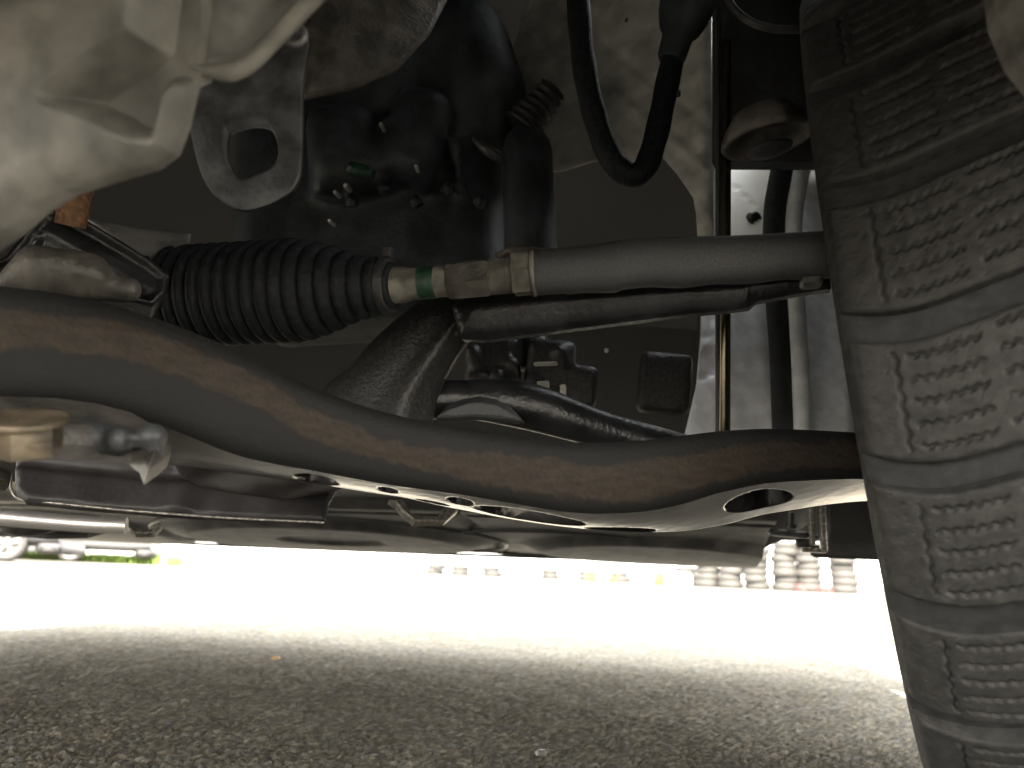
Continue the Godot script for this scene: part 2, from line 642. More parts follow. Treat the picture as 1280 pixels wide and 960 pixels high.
# ------------------------------------------------------------ the car's shell
func body() -> void:
	var secs := [[-1.2, 0.78, 0.56, 1.0], [-1.1, 0.86, 0.52, 1.3], [-0.9, 0.93, 0.50, 1.52], [-0.6, 0.9, 0.49, 1.58], [-0.2, 0.9, 0.46, 1.52], [0.25, 0.93, 0.38, 1.14], [0.7, 0.93, 0.27, 1.05], [1.15, 0.95, 0.27, 0.98], [1.4, 0.95, 0.25, 0.92], [1.6, 0.94, 0.24, 0.84], [1.74, 0.90, 0.27, 0.70]]
	var at := func(q: float, ins: float) -> Array:
		var w := curve(secs.map(func(a): return [a[0] * 100.0, a[1]]), q * 100.0) - ins
		var y0 := curve(secs.map(func(a): return [a[0] * 100.0, a[2]]), q * 100.0)
		var y1 := curve(secs.map(func(a): return [a[0] * 100.0, a[3]]), q * 100.0) - ins
		return [w, y0, y1]
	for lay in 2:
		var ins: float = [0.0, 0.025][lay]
		var rows := []
		var info := []
		var q := -1.2
		while q < 1.741 - ins * 1.5:
			var v: Array = at.call(q, ins)
			var row := PackedVector3Array()
			var inf := []
			for j in 49:
				var a := PI * j / 48.0
				var x: float = v[0] * signf(cos(a)) * pow(absf(cos(a)), 0.45)
				var y: float = v[1] + (v[2] - v[1]) * pow(sin(a), 0.55)
				row.append(CF(SC + x, y, q))
				inf.append([x, y, q])
			rows.append(row)
			info.append(inf)
			q += 0.04
		var mb := MB.new()
		for r in rows:
			mb.V.append_array(r)
		for k in rows.size() - 1:
			for j in 48:
				var g: Array = info[k][j]
				if g[0] > 0.62 and g[0] < 0.88 and g[1] > 0.7 and g[2] > 0.66 and g[2] < 0.96:
					continue                                   # an added slot that lets skylight down onto the pale panels
				if g[0] > 0.6 and Vector2(g[2] - 0.70, g[1] - 0.34).length() < 0.405:
					continue                                   # the wheel arch
				var a := k * 49 + j
				mb.quad(a, a + 49, a + 50, a + 1)
		mb.cap(rows[-1])
		mb.cap(rows[0], true)
		put(["body_shell", "added_dark_liner"][lay], mb, [M.white_paint, M.dark_liner][lay], car)  # second layer: dark skin added inside the white shell to darken the bay
	# wheel arch lip
	var path := []
	for k in 25:
		var a := PI * (k / 24.0) * 1.16 - 0.25
		path.append(CF(SC + 0.885, 0.34 + sin(a) * 0.41, 0.70 + cos(a) * 0.41))
	var lip := MB.new()
	lip.tube(path, [0.014], 10)
	put("wheel_arch_lip", lip, M.black_plastic, car)
	var ln := MB.new()
	var lrows := []
	for k in 22:
		var a := deg_to_rad(lerpf(28.0, 150.0, k / 21.0))
		var row := PackedVector3Array()
		for s2 in [[0.66, 0.415], [0.66, 0.405], [0.75, 0.40], [0.89, 0.40], [0.90, 0.41], [0.75, 0.415], [0.66, 0.415]]:
			row.append(CF(SC + s2[0], 0.34 + sin(a) * s2[1], 0.70 + cos(a) * s2[1]))
		lrows.append(row)
	ln.grid(lrows)
	put("wheel_arch_liner", ln, M.black_plastic, car)  # unseen liner, added to keep sun from coming through the arch
	var rs := MB.new()
	rs.box(Transform3D(Basis(RT, Vector3.UP, -FW), CF(0.20, 0.62, 1.16)), Vector3(0.34, 0.62, 0.03), 0.01)  # added plate that catches the sun coming through the bonnet slot
	put("added_sun_blocker", rs, M.black_plastic, car)
	# floor behind the viewer, bulkhead
	var fl := MB.new()
	fl.box(Transform3D(Basis(RT, Vector3.UP, -FW), CF(SC, 0.55, -0.53)), Vector3(1.76, 0.03, 1.15), 0.01)
	put("floor_pan", fl, M.undertray, car)
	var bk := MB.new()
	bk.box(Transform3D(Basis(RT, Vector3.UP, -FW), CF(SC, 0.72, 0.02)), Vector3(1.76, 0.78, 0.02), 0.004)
	put("bulkhead", bk, M.dark_liner, car)
	for s in [-1.0, 1.0]:
		var sl := MB.new()
		sl.box(Transform3D(Basis(RT, Vector3.UP, -FW), CF(SC + s * 0.83, 0.52, -0.5)), Vector3(0.12, 0.10, 1.1), 0.02)
		put("sill", sl, M.white_paint, car)


# ------------------------------------------------------------ right front wheel
func wheel() -> void:
	var n := ray(1024, 150).cross(ray(1148, 960)).normalized()
	if n.x < 0:
		n = -n
	var wf := Vector3.UP.cross(n).normalized()
	if wf.z > 0:
		wf = -wf
	var wu := n.cross(wf).normalized()
	if wu.y < 0:
		wu = -wu
	var wf0 := wf
	n = n.rotated(Vector3.UP, deg_to_rad(-3.2))
	wf = wf.rotated(Vector3.UP, deg_to_rad(-3.2))
	wu = wu.rotated(Vector3.UP, deg_to_rad(-3.2))
	var R := 0.352
	var W := 0.225
	var C := CAM + wf0 * 0.393 + wf * 0.352
	C += wu * ((R - 0.004) * wu.y + 0.0 - C.y) / wu.y
	C -= n * 0.009
	var pos := func(th: float, v: float, r: float) -> Vector3:    # th 0 faces the rear of the car
		return C + n * v + (-wf * cos(th) + wu * sin(th)) * r
	# carcass with the groove floor
	var prof := [[0.05, 0.225], [0.03, 0.232], [0.012, 0.25], [0.002, 0.28], [0.001, 0.30], [0.0008, 0.316], [0.0012, R - 0.0235], [0.004, R - 0.0178], [0.011, R - 0.0158], [0.03, R - 0.013], [0.06, R - 0.0105], [0.1125, R - 0.008]]
	for k in range(10, -1, -1):
		prof.append([W - prof[k][0], prof[k][1]])
	var mb := MB.new()
	var rows := []
	for p in prof:
		var ring := PackedVector3Array()
		for j in 160:
			ring.append(pos.call(TAU * j / 160.0, p[0], p[1]))
		rows.append(ring)
	mb.grid(rows, true)
	var ty := put("front_tyre", mb, M.tyre_floor, car, "dusty winter tyre of the right front wheel, tread turned to the viewer")
	var rim := MB.new()
	var rr := []
	for p in [[0.05, 0.226], [0.06, 0.21], [0.15, 0.205], [0.17, 0.15], [0.175, 0.06], [0.17, 0.001]]:
		var ring := PackedVector3Array()
		for j in 48:
			ring.append(pos.call(TAU * j / 48.0, p[0], p[1]))
		rr.append(ring)
	rim.grid(rr, true)
	put("rim", rim, M.alloy, ty)
	# tread blocks
	var count := 29
	var pitch := TAU / count
	var half := pitch * R / 2.0
	var phase := -0.075
	var prof_at := func(v: float) -> float:
		var x := absf(v - W / 2.0) / (W / 2.0)
		return -0.014 * pow(x, 3.5) - (0.003 * smoothstep(0.9, 1.0, x))
	var skew := func(v: float) -> float:
		return 0.05 * pow(clampf((0.05 - v) / 0.05, 0, 1), 2.0) * 0.35 + 0.22 * v
	var fine := MB.new()
	var drift := FastNoiseLite.new()
	drift.frequency = 90.0
	for k in count:
		var mid := k * pitch + phase
		var facing := wrapf(mid, -PI, PI)
		for s in 2:
			var hires: bool = s == 0 and absf(facing) < 1.35
			var v0: float = [0.0045, 0.119][s]
			var v1: float = [0.113, W - 0.0045][s]
			var nv := 122 if hires else 12
			var nu := 84 if hires else 8
			var g := 0.0078
			var bl := MB.new()
			var lines := []
			for i in nu + 3:
				var line := PackedVector3Array()
				var fu := clampf((i - 1.0) / nu, 0, 1)
				var u := lerpf(-half + g, half - g, fu)
				for j in nv + 3:
					var fv := clampf((j - 1.0) / nv, 0, 1)
					var v := lerpf(v0, v1, fv)
					var wall := i == 0 or j == 0 or i == nu + 2 or j == nv + 2
					var r: float = R + prof_at.call(v)
					var uu := u
					var e := minf(minf(u + half - g, half - g - u), minf(v - v0, v1 - v))
					r -= 0.0016 * pow(clampf(1.0 - e / 0.0028, 0, 1), 2.0)
					if hires and not wall:
						var cut := 0.0
						# a straight cut round the tyre beside the shoulder
						if absf(u) < half - 0.013:
							cut = maxf(cut, exp(-pow((v - 0.0255 - 0.0006 * sin(u * 700.0)) / 0.00085, 2.0)))
						for c in 2:
							var c0: float = [0.0305, 0.0685][c]
							var c1: float = [0.0625, 0.101][c]
							var inn := smoothstep(c0 - 0.0005, c0 + 0.001, v) * smoothstep(c1 + 0.0005, c1 - 0.001, v)
							if inn > 0.0:
								for m in 5:
									var um := (m - 2) * 0.0112 + (0.003 if c == 1 else 0.0)
									var zig := absf(fposmod(v / 0.0052 + m * 0.5, 1.0) - 0.5) * 4.0 - 1.0
									var du := u - um - zig * 0.00085
									if absf(du) < 0.003:
										cut = maxf(cut, inn * exp(-pow(du / 0.0011, 2.0)))
						r -= cut * 0.0021
						var wp: Vector3 = Vector3(u + k, v, 0)
						r -= 0.00035 * drift.get_noise_2d(wp.x, wp.y) + (0.0005 if drift.get_noise_2d(wp.x * 3.1, wp.y * 3.1 + 7.0) > 0.42 else 0.0)
					if wall:
						r = R - 0.0135 + prof_at.call(v) * 0.6
						uu = u + (0.0012 if i == nu + 2 else (-0.0012 if i == 0 else 0.0))
					line.append(pos.call(mid + (uu + skew.call(v)) / R, v + (-0.003 if j == 0 else (0.001 if j == nv + 2 else 0.0)), r))
				lines.append(line)
			bl.grid(lines)
			put("tread_block", bl, M.tyre_rubber, ty)


# ------------------------------------------------------------ lower control arm
func control_arm() -> void:
	var top := [[-80, 352], [0, 358], [100, 372], [200, 400], [300, 440], [400, 488], [500, 520], [560, 532], [640, 545], [720, 553], [800, 551], [850, 545], [900, 539], [960, 536], [1060, 540], [1130, 546]]
	var bof := [[-80, 500], [0, 502], [100, 508], [200, 532], [300, 570], [400, 590], [500, 608], [560, 616], [640, 629], [720, 641], [800, 640], [850, 631], [900, 616], [960, 604], [1060, 599], [1130, 600]]
	var bob := [[-80, 545], [0, 548], [100, 558], [200, 578], [300, 592], [400, 606], [500, 621], [560, 634], [640, 649], [720, 660], [800, 665], [850, 664], [900, 657], [960, 642], [1060, 628], [1130, 625]]
	var dep := [[-80, 0.355], [0, 0.37], [200, 0.41], [400, 0.45], [600, 0.48], [800, 0.50], [1060, 0.53], [1130, 0.54]]
	var dlo := [[-80, 392], [0, 394], [100, 403], [200, 424], [300, 466], [400, 520], [500, 556], [560, 566], [640, 574], [720, 582], [800, 580], [850, 574], [900, 566], [960, 558], [1060, 556], [1130, 560]]
	var dhi := [[-80, 434], [0, 430], [100, 432], [200, 455], [300, 497], [400, 545], [500, 574], [560, 590], [640, 605], [720, 618], [800, 618], [850, 610], [900, 596], [960, 582], [1060, 576], [1130, 578]]
	var rag := FastNoiseLite.new()
	rag.frequency = 26.0
	rag.fractal_octaves = 5
	rag.seed = 17
	var holes := [[395, 0.45, 26, 0.28, 0.016], [485, 0.3, 12, 0.16, 0.01], [540, 0.72, 20, 0.16, 0.014], [575, 0.3, 16, 0.16, 0.014], [662, 0.5, 66, 0.3, 0.02], [775, 0.86, 42, 0.2, 0.016], [948, 0.42, 40, 0.26, 0.018]]
	var mb := MB.new()
	var rows := []
	var cols := []
	var under := []
	var nf := 44
	var nb := 46
	for k in 606:
		var x := -80.0 + k * 2.0
		var ty := curve(top, x)
		var fy := curve(bof, x)
		var by := curve(bob, x)
		var d := curve(dep, x)
		var lo := curve(dlo, x)
		var hi := curve(dhi, x)
		var row := PackedVector3Array()
		var col := PackedColorArray()
		var paint := Color(0.0125, 0.0125, 0.0135)
		for j in nf + 1:
			var t := float(j) / nf
			var y := lerpf(ty, fy, t)
			var bulge := 0.003 * sin(PI * t) + 0.006 * (1.0 - pow(absf(2.0 * t - 1.0), 7.0))
			var w := P(x, y, d - bulge)
			var r1 := rag.get_noise_2d(w.x * 1.0, w.y * 1.3) * 9.0 + rag.get_noise_2d(w.x * 4.0 + 9.0, w.y * 4.0) * 6.0 - 5.0
			var r2 := rag.get_noise_2d(w.x + 30.0, w.y * 1.3) * 8.0 + rag.get_noise_2d(w.x * 4.0 + 50.0, w.y * 4.0) * 5.0 + 7.0
			var mud := smoothstep(-3.5, 3.5, y - lo - r1) * smoothstep(3.5, -3.5, y - hi - r2)
			var grit := rag.get_noise_2d(w.x * 9.0, w.y * 9.0)
			if grit < -0.3:
				mud *= 0.8
			var dirt := Color(0.028, 0.0225, 0.0175) * (1.0 + 0.18 * grit + 0.35 * rag.get_noise_2d(w.x * 2.0, w.y * 6.0 + 5.0))
			col.append(paint.lerp(dirt, mud))
			row.append(P(x, y, d - bulge - 0.00035 * mud * (1.0 + grit)))
		var urow := PackedVector3Array([row[-1]])
		for j in range(1, nb + 1):
			var t := float(j) / nb
			var y := lerpf(fy, by, t)
			var dd := lerpf(d, d + 0.085, t)
			var push := 0.0
			for h in holes:
				var rr := pow((x - h[0]) / h[2], 2.0) + pow((t - h[1]) / h[3], 2.0)
				push = maxf(push, h[4] * smoothstep(1.15, 0.85, rr))
				push = maxf(push, -0.0012 * smoothstep(1.9, 1.2, rr) + (0.0 if rr > 1.2 else 0.0))
			if j == 0 or j == nb:
				push = 0.0
			var sag := -0.002 * sin(PI * t)
			urow.append(P(x, y, dd) + Vector3.UP * (push + sag))
		for j in 8:
			var t := float(j + 1) / 8.0
			urow.append(P(x, by, d + 0.085).lerp(P(x, ty, d + 0.05), t))
		urow.append(row[0])
		rows.append(row)
		cols.append(col)
		under.append(urow)
	mb.grid(rows, false, cols)
	var m: StandardMaterial3D = M.painted_by_vertex.duplicate()
	m.roughness = 0.7
	m.metallic_specular = 0.3
	m.normal_scale = 0.4
	m.albedo_texture = null
	var arm := put("lower_control_arm", mb, m, car, "curved black lower control arm with a brown band of dried mud")
	var ub := MB.new()
	ub.grid(under)
	put("underside", ub, M.arm_gloss, arm, "glossy underside with oval recesses")


# ------------------------------------------------------------ steering: boot, tie rod, arm
func steering() -> void:
	var a := P(205, 372, 0.535)
	var b := P(492, 357, 0.497)
	var ax := b - a
	var L := ax.length()
	var prof := []
	var nple := 17
	for k in nple * 8 + 1:
		var t := float(k) / (nple * 8)
		var r := lerpf(0.0355, 0.0345, t)
		if t > 0.62:
			r = lerpf(r, 0.0185, smoothstep(0.6, 1.02, t))
		var w := pow(absf(sin(PI * t * nple)), 0.75)
		prof.append([t * L * 0.965, r - 0.0055 * (1.0 - w) * (1.0 - 0.4 * t)])
	prof.append([L * 0.985, 0.0155])
	prof.append([L * 1.0, 0.0152])
	prof.append([L * 1.005, 0.0125])
	var mb := MB.new()
	mb.lathe(a, ax, prof, 64)
	var boot := put("steering_boot", mb, M.rubber, car, "ribbed black rubber bellows at the inner end of the tie rod")
	var cl := MB.new()
	cl.lathe(a + ax * 0.955, ax, [[0, 0.0172], [0.0005, 0.0182], [0.0055, 0.0182], [0.006, 0.0172]], 40)
	var cd := b - ax * 0.03
	cl.box(Transform3D(Basis(ax.normalized(), Vector3.UP, ax.normalized().cross(Vector3.UP)), cd + Vector3(0.0, 0.0205, 0.006)), Vector3(0.007, 0.008, 0.005), 0.001)
	put("clamp", cl, M.black_plastic, boot)
	# inner rod
	var e := P(656, 343, 0.485)
	var rd := MB.new()
	var dir := e - b
	var l2 := dir.length()
	rd.lathe(b - dir * 0.03, dir, [[0, 0.0118], [l2 * 0.12, 0.0116], [l2 * 0.17, 0.0102], [l2 * 0.9, 0.0098]], 32)
	var rod := put("tie_rod", rd, M.zinc, car, "short beige inner tie rod with a green paint ring")
	var gr := MB.new()
	gr.lathe(b + dir * 0.20, dir, [[0, 0.0100], [0.0003, 0.0106], [l2 * 0.125, 0.0105], [l2 * 0.127, 0.0098]], 32)
	put("paint_ring", gr, M.green_paint, rod)
	var hx := MB.new()
	hx.hexagon(b + dir * 0.42, dir, 0.0128, l2 * 0.33, 0.5)
	put("wrench_flat", hx, M.dusty_bracket, rod)
	var th := MB.new()
	var tp := []
	for k in 49:
		tp.append([l2 * (0.74 + 0.17 * k / 48.0), 0.0108 + 0.0007 * sin(k * PI / 2.0)])
	th.lathe(b, dir, tp, 28)
	put("thread", th, M.zinc, rod)
	var nut := MB.new()
	nut.hexagon(b + dir * 0.91, dir, 0.0142, 0.012, 0.2)
	nut.lathe(b + dir * 0.91 + dir.normalized() * 0.012, dir, [[0, 0.013], [0.0005, 0.0146], [0.0022, 0.0146], [0.0028, 0.0135]], 36)
	put("lock_nut", nut, M.zinc, rod)
	# outer tie rod end: a rounded forging with a thin skirt along its lower edge
	var ob := MB.new()
	var rings := []
	var tt := [[664, 314], [700, 311], [745, 306], [785, 300], [850, 297], [920, 295], [1000, 291], [1060, 288]]
	var bb := [[664, 370], [700, 367], [745, 364], [785, 361], [850, 359], [920, 355], [1000, 350], [1060, 346]]
	for k in 60:
		var x := 664.0 + k * 6.7
		var y0 := curve(tt, x)
		var y1 := curve(bb, x) + (1.2 * sin(k * 0.5) if k > 4 else 0.0) + (2.4 if x > 706 and x < 772 else 0.0)
		var d := lerpf(0.487, 0.452, (x - 664.0) / 390.0)
		var px := d / F
		var hh := (y1 - y0) / 2.0 * px
		var c := P(x, (y0 + y1) / 2.0, d)
		var ring := PackedVector3Array()
		for j in 28:
			var w := TAU * j / 28.0
			var cx := cos(w)
			var sy := sin(w)
			var flat := 0.72 if cx < 0 else 0.8
			ring.append(c + (B.y * signf(sy) * pow(absf(sy), 0.8)) * hh + B.z * signf(cx) * pow(absf(cx), 0.7) * hh * flat)
		rings.append(ring)
	ob.loft(rings)
	put("tie_rod_end", ob, M.dusty_grey, car, "grey outer tie rod end running behind the tyre")
	# steering arm of the knuckle below it
	var sa := slab([[560, 380], [600, 352], [900, 343], [1040, 338], [1040, 356], [1003, 361], [978, 366], [945, 372], [936, 380], [905, 384], [860, 388], [760, 401], [660, 414], [600, 422], [572, 420]], [[600, 400, 0.535], [1030, 350, 0.475], [800, 340, 0.51]], 0.014, 0.0075, 130, func(px, py, e): return 0.006 * smoothstep(0.0, 0.02, e))
	put("steering_arm", sa, M.black_paint, car)
	var end := MB.new()
	end.box(frame(1014, 352, 0.455), Vector3(0.012, 0.0065, 0.012), 0.0015)
	put("cotter_end", end, M.grey_steel, car)
	var tab := slab([[618, 316], [640, 305], [690, 310], [694, 330], [668, 345], [650, 325], [634, 313], [624, 320]], [[618, 316, 0.51], [690, 310, 0.505], [650, 330, 0.50]], 0.004, 0.0012, 50)
	put("hose_tab", tab, M.dusty_bracket, car)


# ------------------------------------------------------------ left edge
func left_parts() -> void:
	# pale shield near the viewer: a moulding with a triangular recess, rolled lower lip
	var scoop := PackedVector2Array([Vector2(70, 122), Vector2(120, 85), Vector2(178, 48), Vector2(196, -90), Vector2(280, -90), Vector2(236, 90), Vector2(206, 96), Vector2(194, 112), Vector2(178, 166), Vector2(163, 164), Vector2(128, 148)])
	var sh := slab([[-90, -90], [230, -90], [228, 95], [216, 150], [201, 186], [174, 206], [120, 222], [70, 238], [30, 262], [0, 290], [-90, 350]], [[-60, 0, 0.262], [200, 0, 0.258], [60, 240, 0.268]], 0.013, 0.012, 150, func(px, py, e):
		var p := Vector2(px, py)
		var best := 1e9
		for k in scoop.size():
			best = minf(best, p.distance_to(Geometry2D.get_closest_point_to_segment(p, scoop[k], scoop[(k + 1) % scoop.size()])))
		var sd := best if Geometry2D.is_point_in_polygon(p, scoop) else -best
		return 0.006 * sin((px + py) * 0.009) - 0.024 * smoothstep(-15.0, 34.0, sd))
	put("splash_shield", sh, M.pale_shield, car, "pale dusty shield with a triangular recess, close at upper left")
	# grey plate beside it with a rolled pale rim
	var gp_ := slab([[178, -40], [430, -40], [345, 50], [308, 84], [285, 94], [258, 90], [236, 84], [205, 95], [185, 60]], [[200, 60, 0.275], [380, 0, 0.28], [280, 90, 0.277]], 0.006, 0.003, 60, func(px, py, e): return -0.0015 * smoothstep(0.004, 0.012, e))
	var gpl := put("guard_plate", gp_, M.plate_grey, car, "smooth grey plate with a pale rolled rim at upper left")
	var rimr := []
	for k in 37:
		rimr.append(0.0034 * (1.0 - 0.6 * smoothstep(24.0, 36.0, k)))
	var rm := MB.new()
	rm.tube(pxpath([[425, -35, 0.277], [385, 4, 0.276], [345, 46, 0.275], [312, 78, 0.274], [288, 90, 0.274], [262, 88, 0.274], [238, 82, 0.273]], 6), rimr, 10)
	put("rolled_rim", rm, M.pale_shield, gpl)
	var ey := MB.new()
	var ring := []
	for k in 17:
		var w := TAU * k / 16.0
		ring.append(P(368 + cos(w) * 13, 44 + sin(w) * 11, 0.285))
	ey.tube(ring, [0.0012], 8)
	put("wire_eye", ey, M.grey_steel, gpl)
	# tow bracket with a slotted eye
	var outer := pxpath([[226, 40, 0.45], [232, 130, 0.45], [245, 200, 0.45], [262, 238, 0.45], [288, 258, 0.45], [312, 261, 0.45], [350, 247, 0.45], [371, 226, 0.45], [376, 190, 0.452], [377, 110, 0.455], [378, 30, 0.458], [300, 30, 0.455], [226, 40, 0.45]], 6)
	var inner := pxpath([[284, 165, 0.451], [281, 185, 0.45], [284, 203, 0.45], [292, 216, 0.45], [303, 223, 0.45], [318, 218, 0.451], [338, 208, 0.452], [346, 195, 0.452], [345, 175, 0.452], [336, 160, 0.452], [318, 156, 0.452], [298, 160, 0.451], [284, 165, 0.451]], 6)
	var tb := MB.new()
	var back := B.z * -0.006
	var rows := []
	for f in [[0.0, 0.0], [0.0, 0.10], [0.0, 0.5], [0.0, 0.9], [0.0, 1.0], [1.0, 1.0], [1.0, 0.0], [0.0, 0.0]]:
		var row := PackedVector3Array()
		for k in inner.size():
			var p: Vector3 = outer[k].lerp(inner[k], f[1])
			var edge := 0.0016 if f[0] == 0.0 and (f[1] == 0.0 or f[1] == 1.0) else 0.0
			row.append(p + back * f[0] - B.z * edge)
		rows.append(row)
	tb.grid(rows)
	put("tow_bracket", tb, M.dark_steel, car, "grey steel bracket with a rounded end and slotted eye")
	# folded bracket, bolt, bush, plate
	var fb := slab([[-60, 380], [-60, 345], [5, 322], [52, 264], [75, 262], [120, 282], [190, 326], [212, 346], [207, 368], [190, 384], [100, 362], [20, 356]], [[0, 330, 0.43], [200, 350, 0.47], [60, 270, 0.45]], 0.02, 0.003, 90, func(px, py, e):
		var fold := absf((py - 282.0) - (px - 60.0) * 0.56) if px > 55 else absf((py - 282.0) + (px - 55.0) * 1.05)
		return 0.003 * smoothstep(14.0, 4.0, e / 0.00045) - 0.004 * smoothstep(6.0, 22.0, fold) * smoothstep(0.003, 0.01, e))
	put("folded_bracket", fb, M.black_paint, car, "folded dark bracket above the left end of the control arm")
	var bo := MB.new()
	var base := P(88, 282, 0.455)
	var up := (P(97, 226, 0.452) - base)
	bo.lathe(base, up, [[0, 0.0085], [up.length() * 0.72, 0.0085], [up.length() * 0.74, 0.0095], [up.length() * 0.92, 0.009], [up.length(), 0.0055]], 24)
	put("rusty_bolt", bo, M.rust_bolt, car, "rusty orange bolt under the pale shield")
	var bu := nets([["cap", P(45, 330, 0.41), P(112, 338, 0.415), 0.010, 0.0095, 1, 0.004], ["cap", P(20, 352, 0.41), P(160, 362, 0.425), 0.008, 0.007, 1, 0.01], ["cap", P(105, 338, 0.408), P(122, 345, 0.411), 0.004, 0.003, 1, 0.004]], P(-30, 400, 0.45).min(P(-30, 400, 0.38)), P(210, 290, 0.38).max(P(210, 290, 0.45)), 0.002)
	put("arm_bush", bu, M.dusty_bracket, car)
	var bp := slab([[110, 272], [180, 284], [239, 291], [237, 322], [212, 326], [206, 342], [180, 322], [150, 300]], [[110, 272, 0.50], [239, 291, 0.53], [200, 340, 0.51]], 0.004, 0.0012, 40)
	put("flat_tab", bp, M.grey_steel, car)
	# nose bracket under the arm with its big bolt
	var nb := slab([[-80, 497], [60, 500], [120, 508], [170, 521], [204, 540], [218, 554], [207, 563], [190, 574], [184, 560], [170, 550], [140, 545], [60, 540], [-80, 535]], [[0, 510, 0.335], [210, 555, 0.365], [60, 540, 0.325]], 0.012, 0.005, 90, func(px, py, e): return 0.003 * smoothstep(0.0, 0.006, e))
	var nbo := put("nose_bracket", nb, M.dusty_bracket, car, "dusty curved bracket end below the control arm")
	var pit := nets([["cap", P(70, 540, 0.345), P(150, 552, 0.352), 0.0085, 0.0065, 1, 0.004], ["cap", P(150, 550, 0.345), P(168, 552, 0.349), 0.006, 0.003, 1, 0.004], ["cap", P(158, 556, 0.333), P(166, 556, 0.345), 0.003, 0.002, -1, 0.002], ["cap", P(190, 548, 0.352), P(193, 562, 0.352), 0.007, 0.004, 1, 0.003]], P(20, 600, 0.39).min(P(20, 600, 0.32)), P(240, 510, 0.39).max(P(240, 510, 0.32)), 0.0013)
	put("cast_boss", pit, M.dusty_grey, nbo)
	var hb := MB.new()
	var hc := P(30, 546, 0.318)
	var hax := (B.y * 0.95 + B.z * 0.18 + B.x * 0.1).normalized()
	hb.hexagon(hc - hax * 0.007, hax, 0.0146, 0.0125, 0.25)
	hb.lathe(hc + hax * 0.0058, hax, [[0, 0.0158], [0.0006, 0.0165], [0.002, 0.0165], [0.0026, 0.0158]], 32)
	put("hex_bolt", hb, M.beige_bolt, car, "large beige hexagon bolt head at the left edge")
	# black box panel under it with a bright folded lower edge
	var bx := slab([[16, 548], [60, 545], [240, 566], [430, 596], [412, 626], [407, 651], [250, 645], [100, 633], [30, 625], [18, 612]], [[16, 560, 0.60], [430, 600, 0.66], [100, 630, 0.59]], 0.008, 0.004, 100, func(px, py, e):
		return 0.006 * smoothstep(30.0, 0.0, absf(px - 235.0 + (py - 600.0) * 0.5)) - 0.004 * smoothstep(12.0, 3.0, absf(py - 572.0 - px * 0.1)))
	var bxo := put("subframe_panel", bx, M.sub_panel, car, "plain black panel under the control arm with a bright lower edge")
	var ed := MB.new()
	ed.tube(pxpath([[12, 556, 0.592], [13, 590, 0.59], [15, 614, 0.588], [28, 625, 0.587], [60, 628, 0.587], [160, 638, 0.595], [280, 647, 0.61], [405, 653, 0.625]], 6), [0.0011], 8)
	put("folded_edge", ed, M.pale_rim, bxo)
	var sb := MB.new()
	sb.box(frame(-8, 588, 0.56), Vector3(0.018, 0.028, 0.02), 0.003)
	put("side_block", sb, M.dusty_bracket, car)
	var sb2 := MB.new()
	sb2.lathe(P(0, 588, 0.548), B.z, [[0, 0.0035], [0.004, 0.0035], [0.005, 0.0028]], 6)
	sb2.lathe(P(2, 602, 0.548), B.z, [[0, 0.0022], [0.004, 0.0022], [0.005, 0.0015]], 6)
	put("side_screw", sb2, M.beige_bolt, car)
	var wav := slab([[210, 570], [260, 560], [420, 590], [430, 615], [360, 628], [300, 622], [250, 612], [225, 600]], [[210, 570, 0.57], [420, 590, 0.62], [300, 620, 0.6]], 0.02, 0.006, 80, func(px, py, e): return 0.006 * sin(px * 0.045 + py * 0.05) * smoothstep(0.0, 0.02, e))
	put("moulded_lip", wav, M.sub_panel, car)


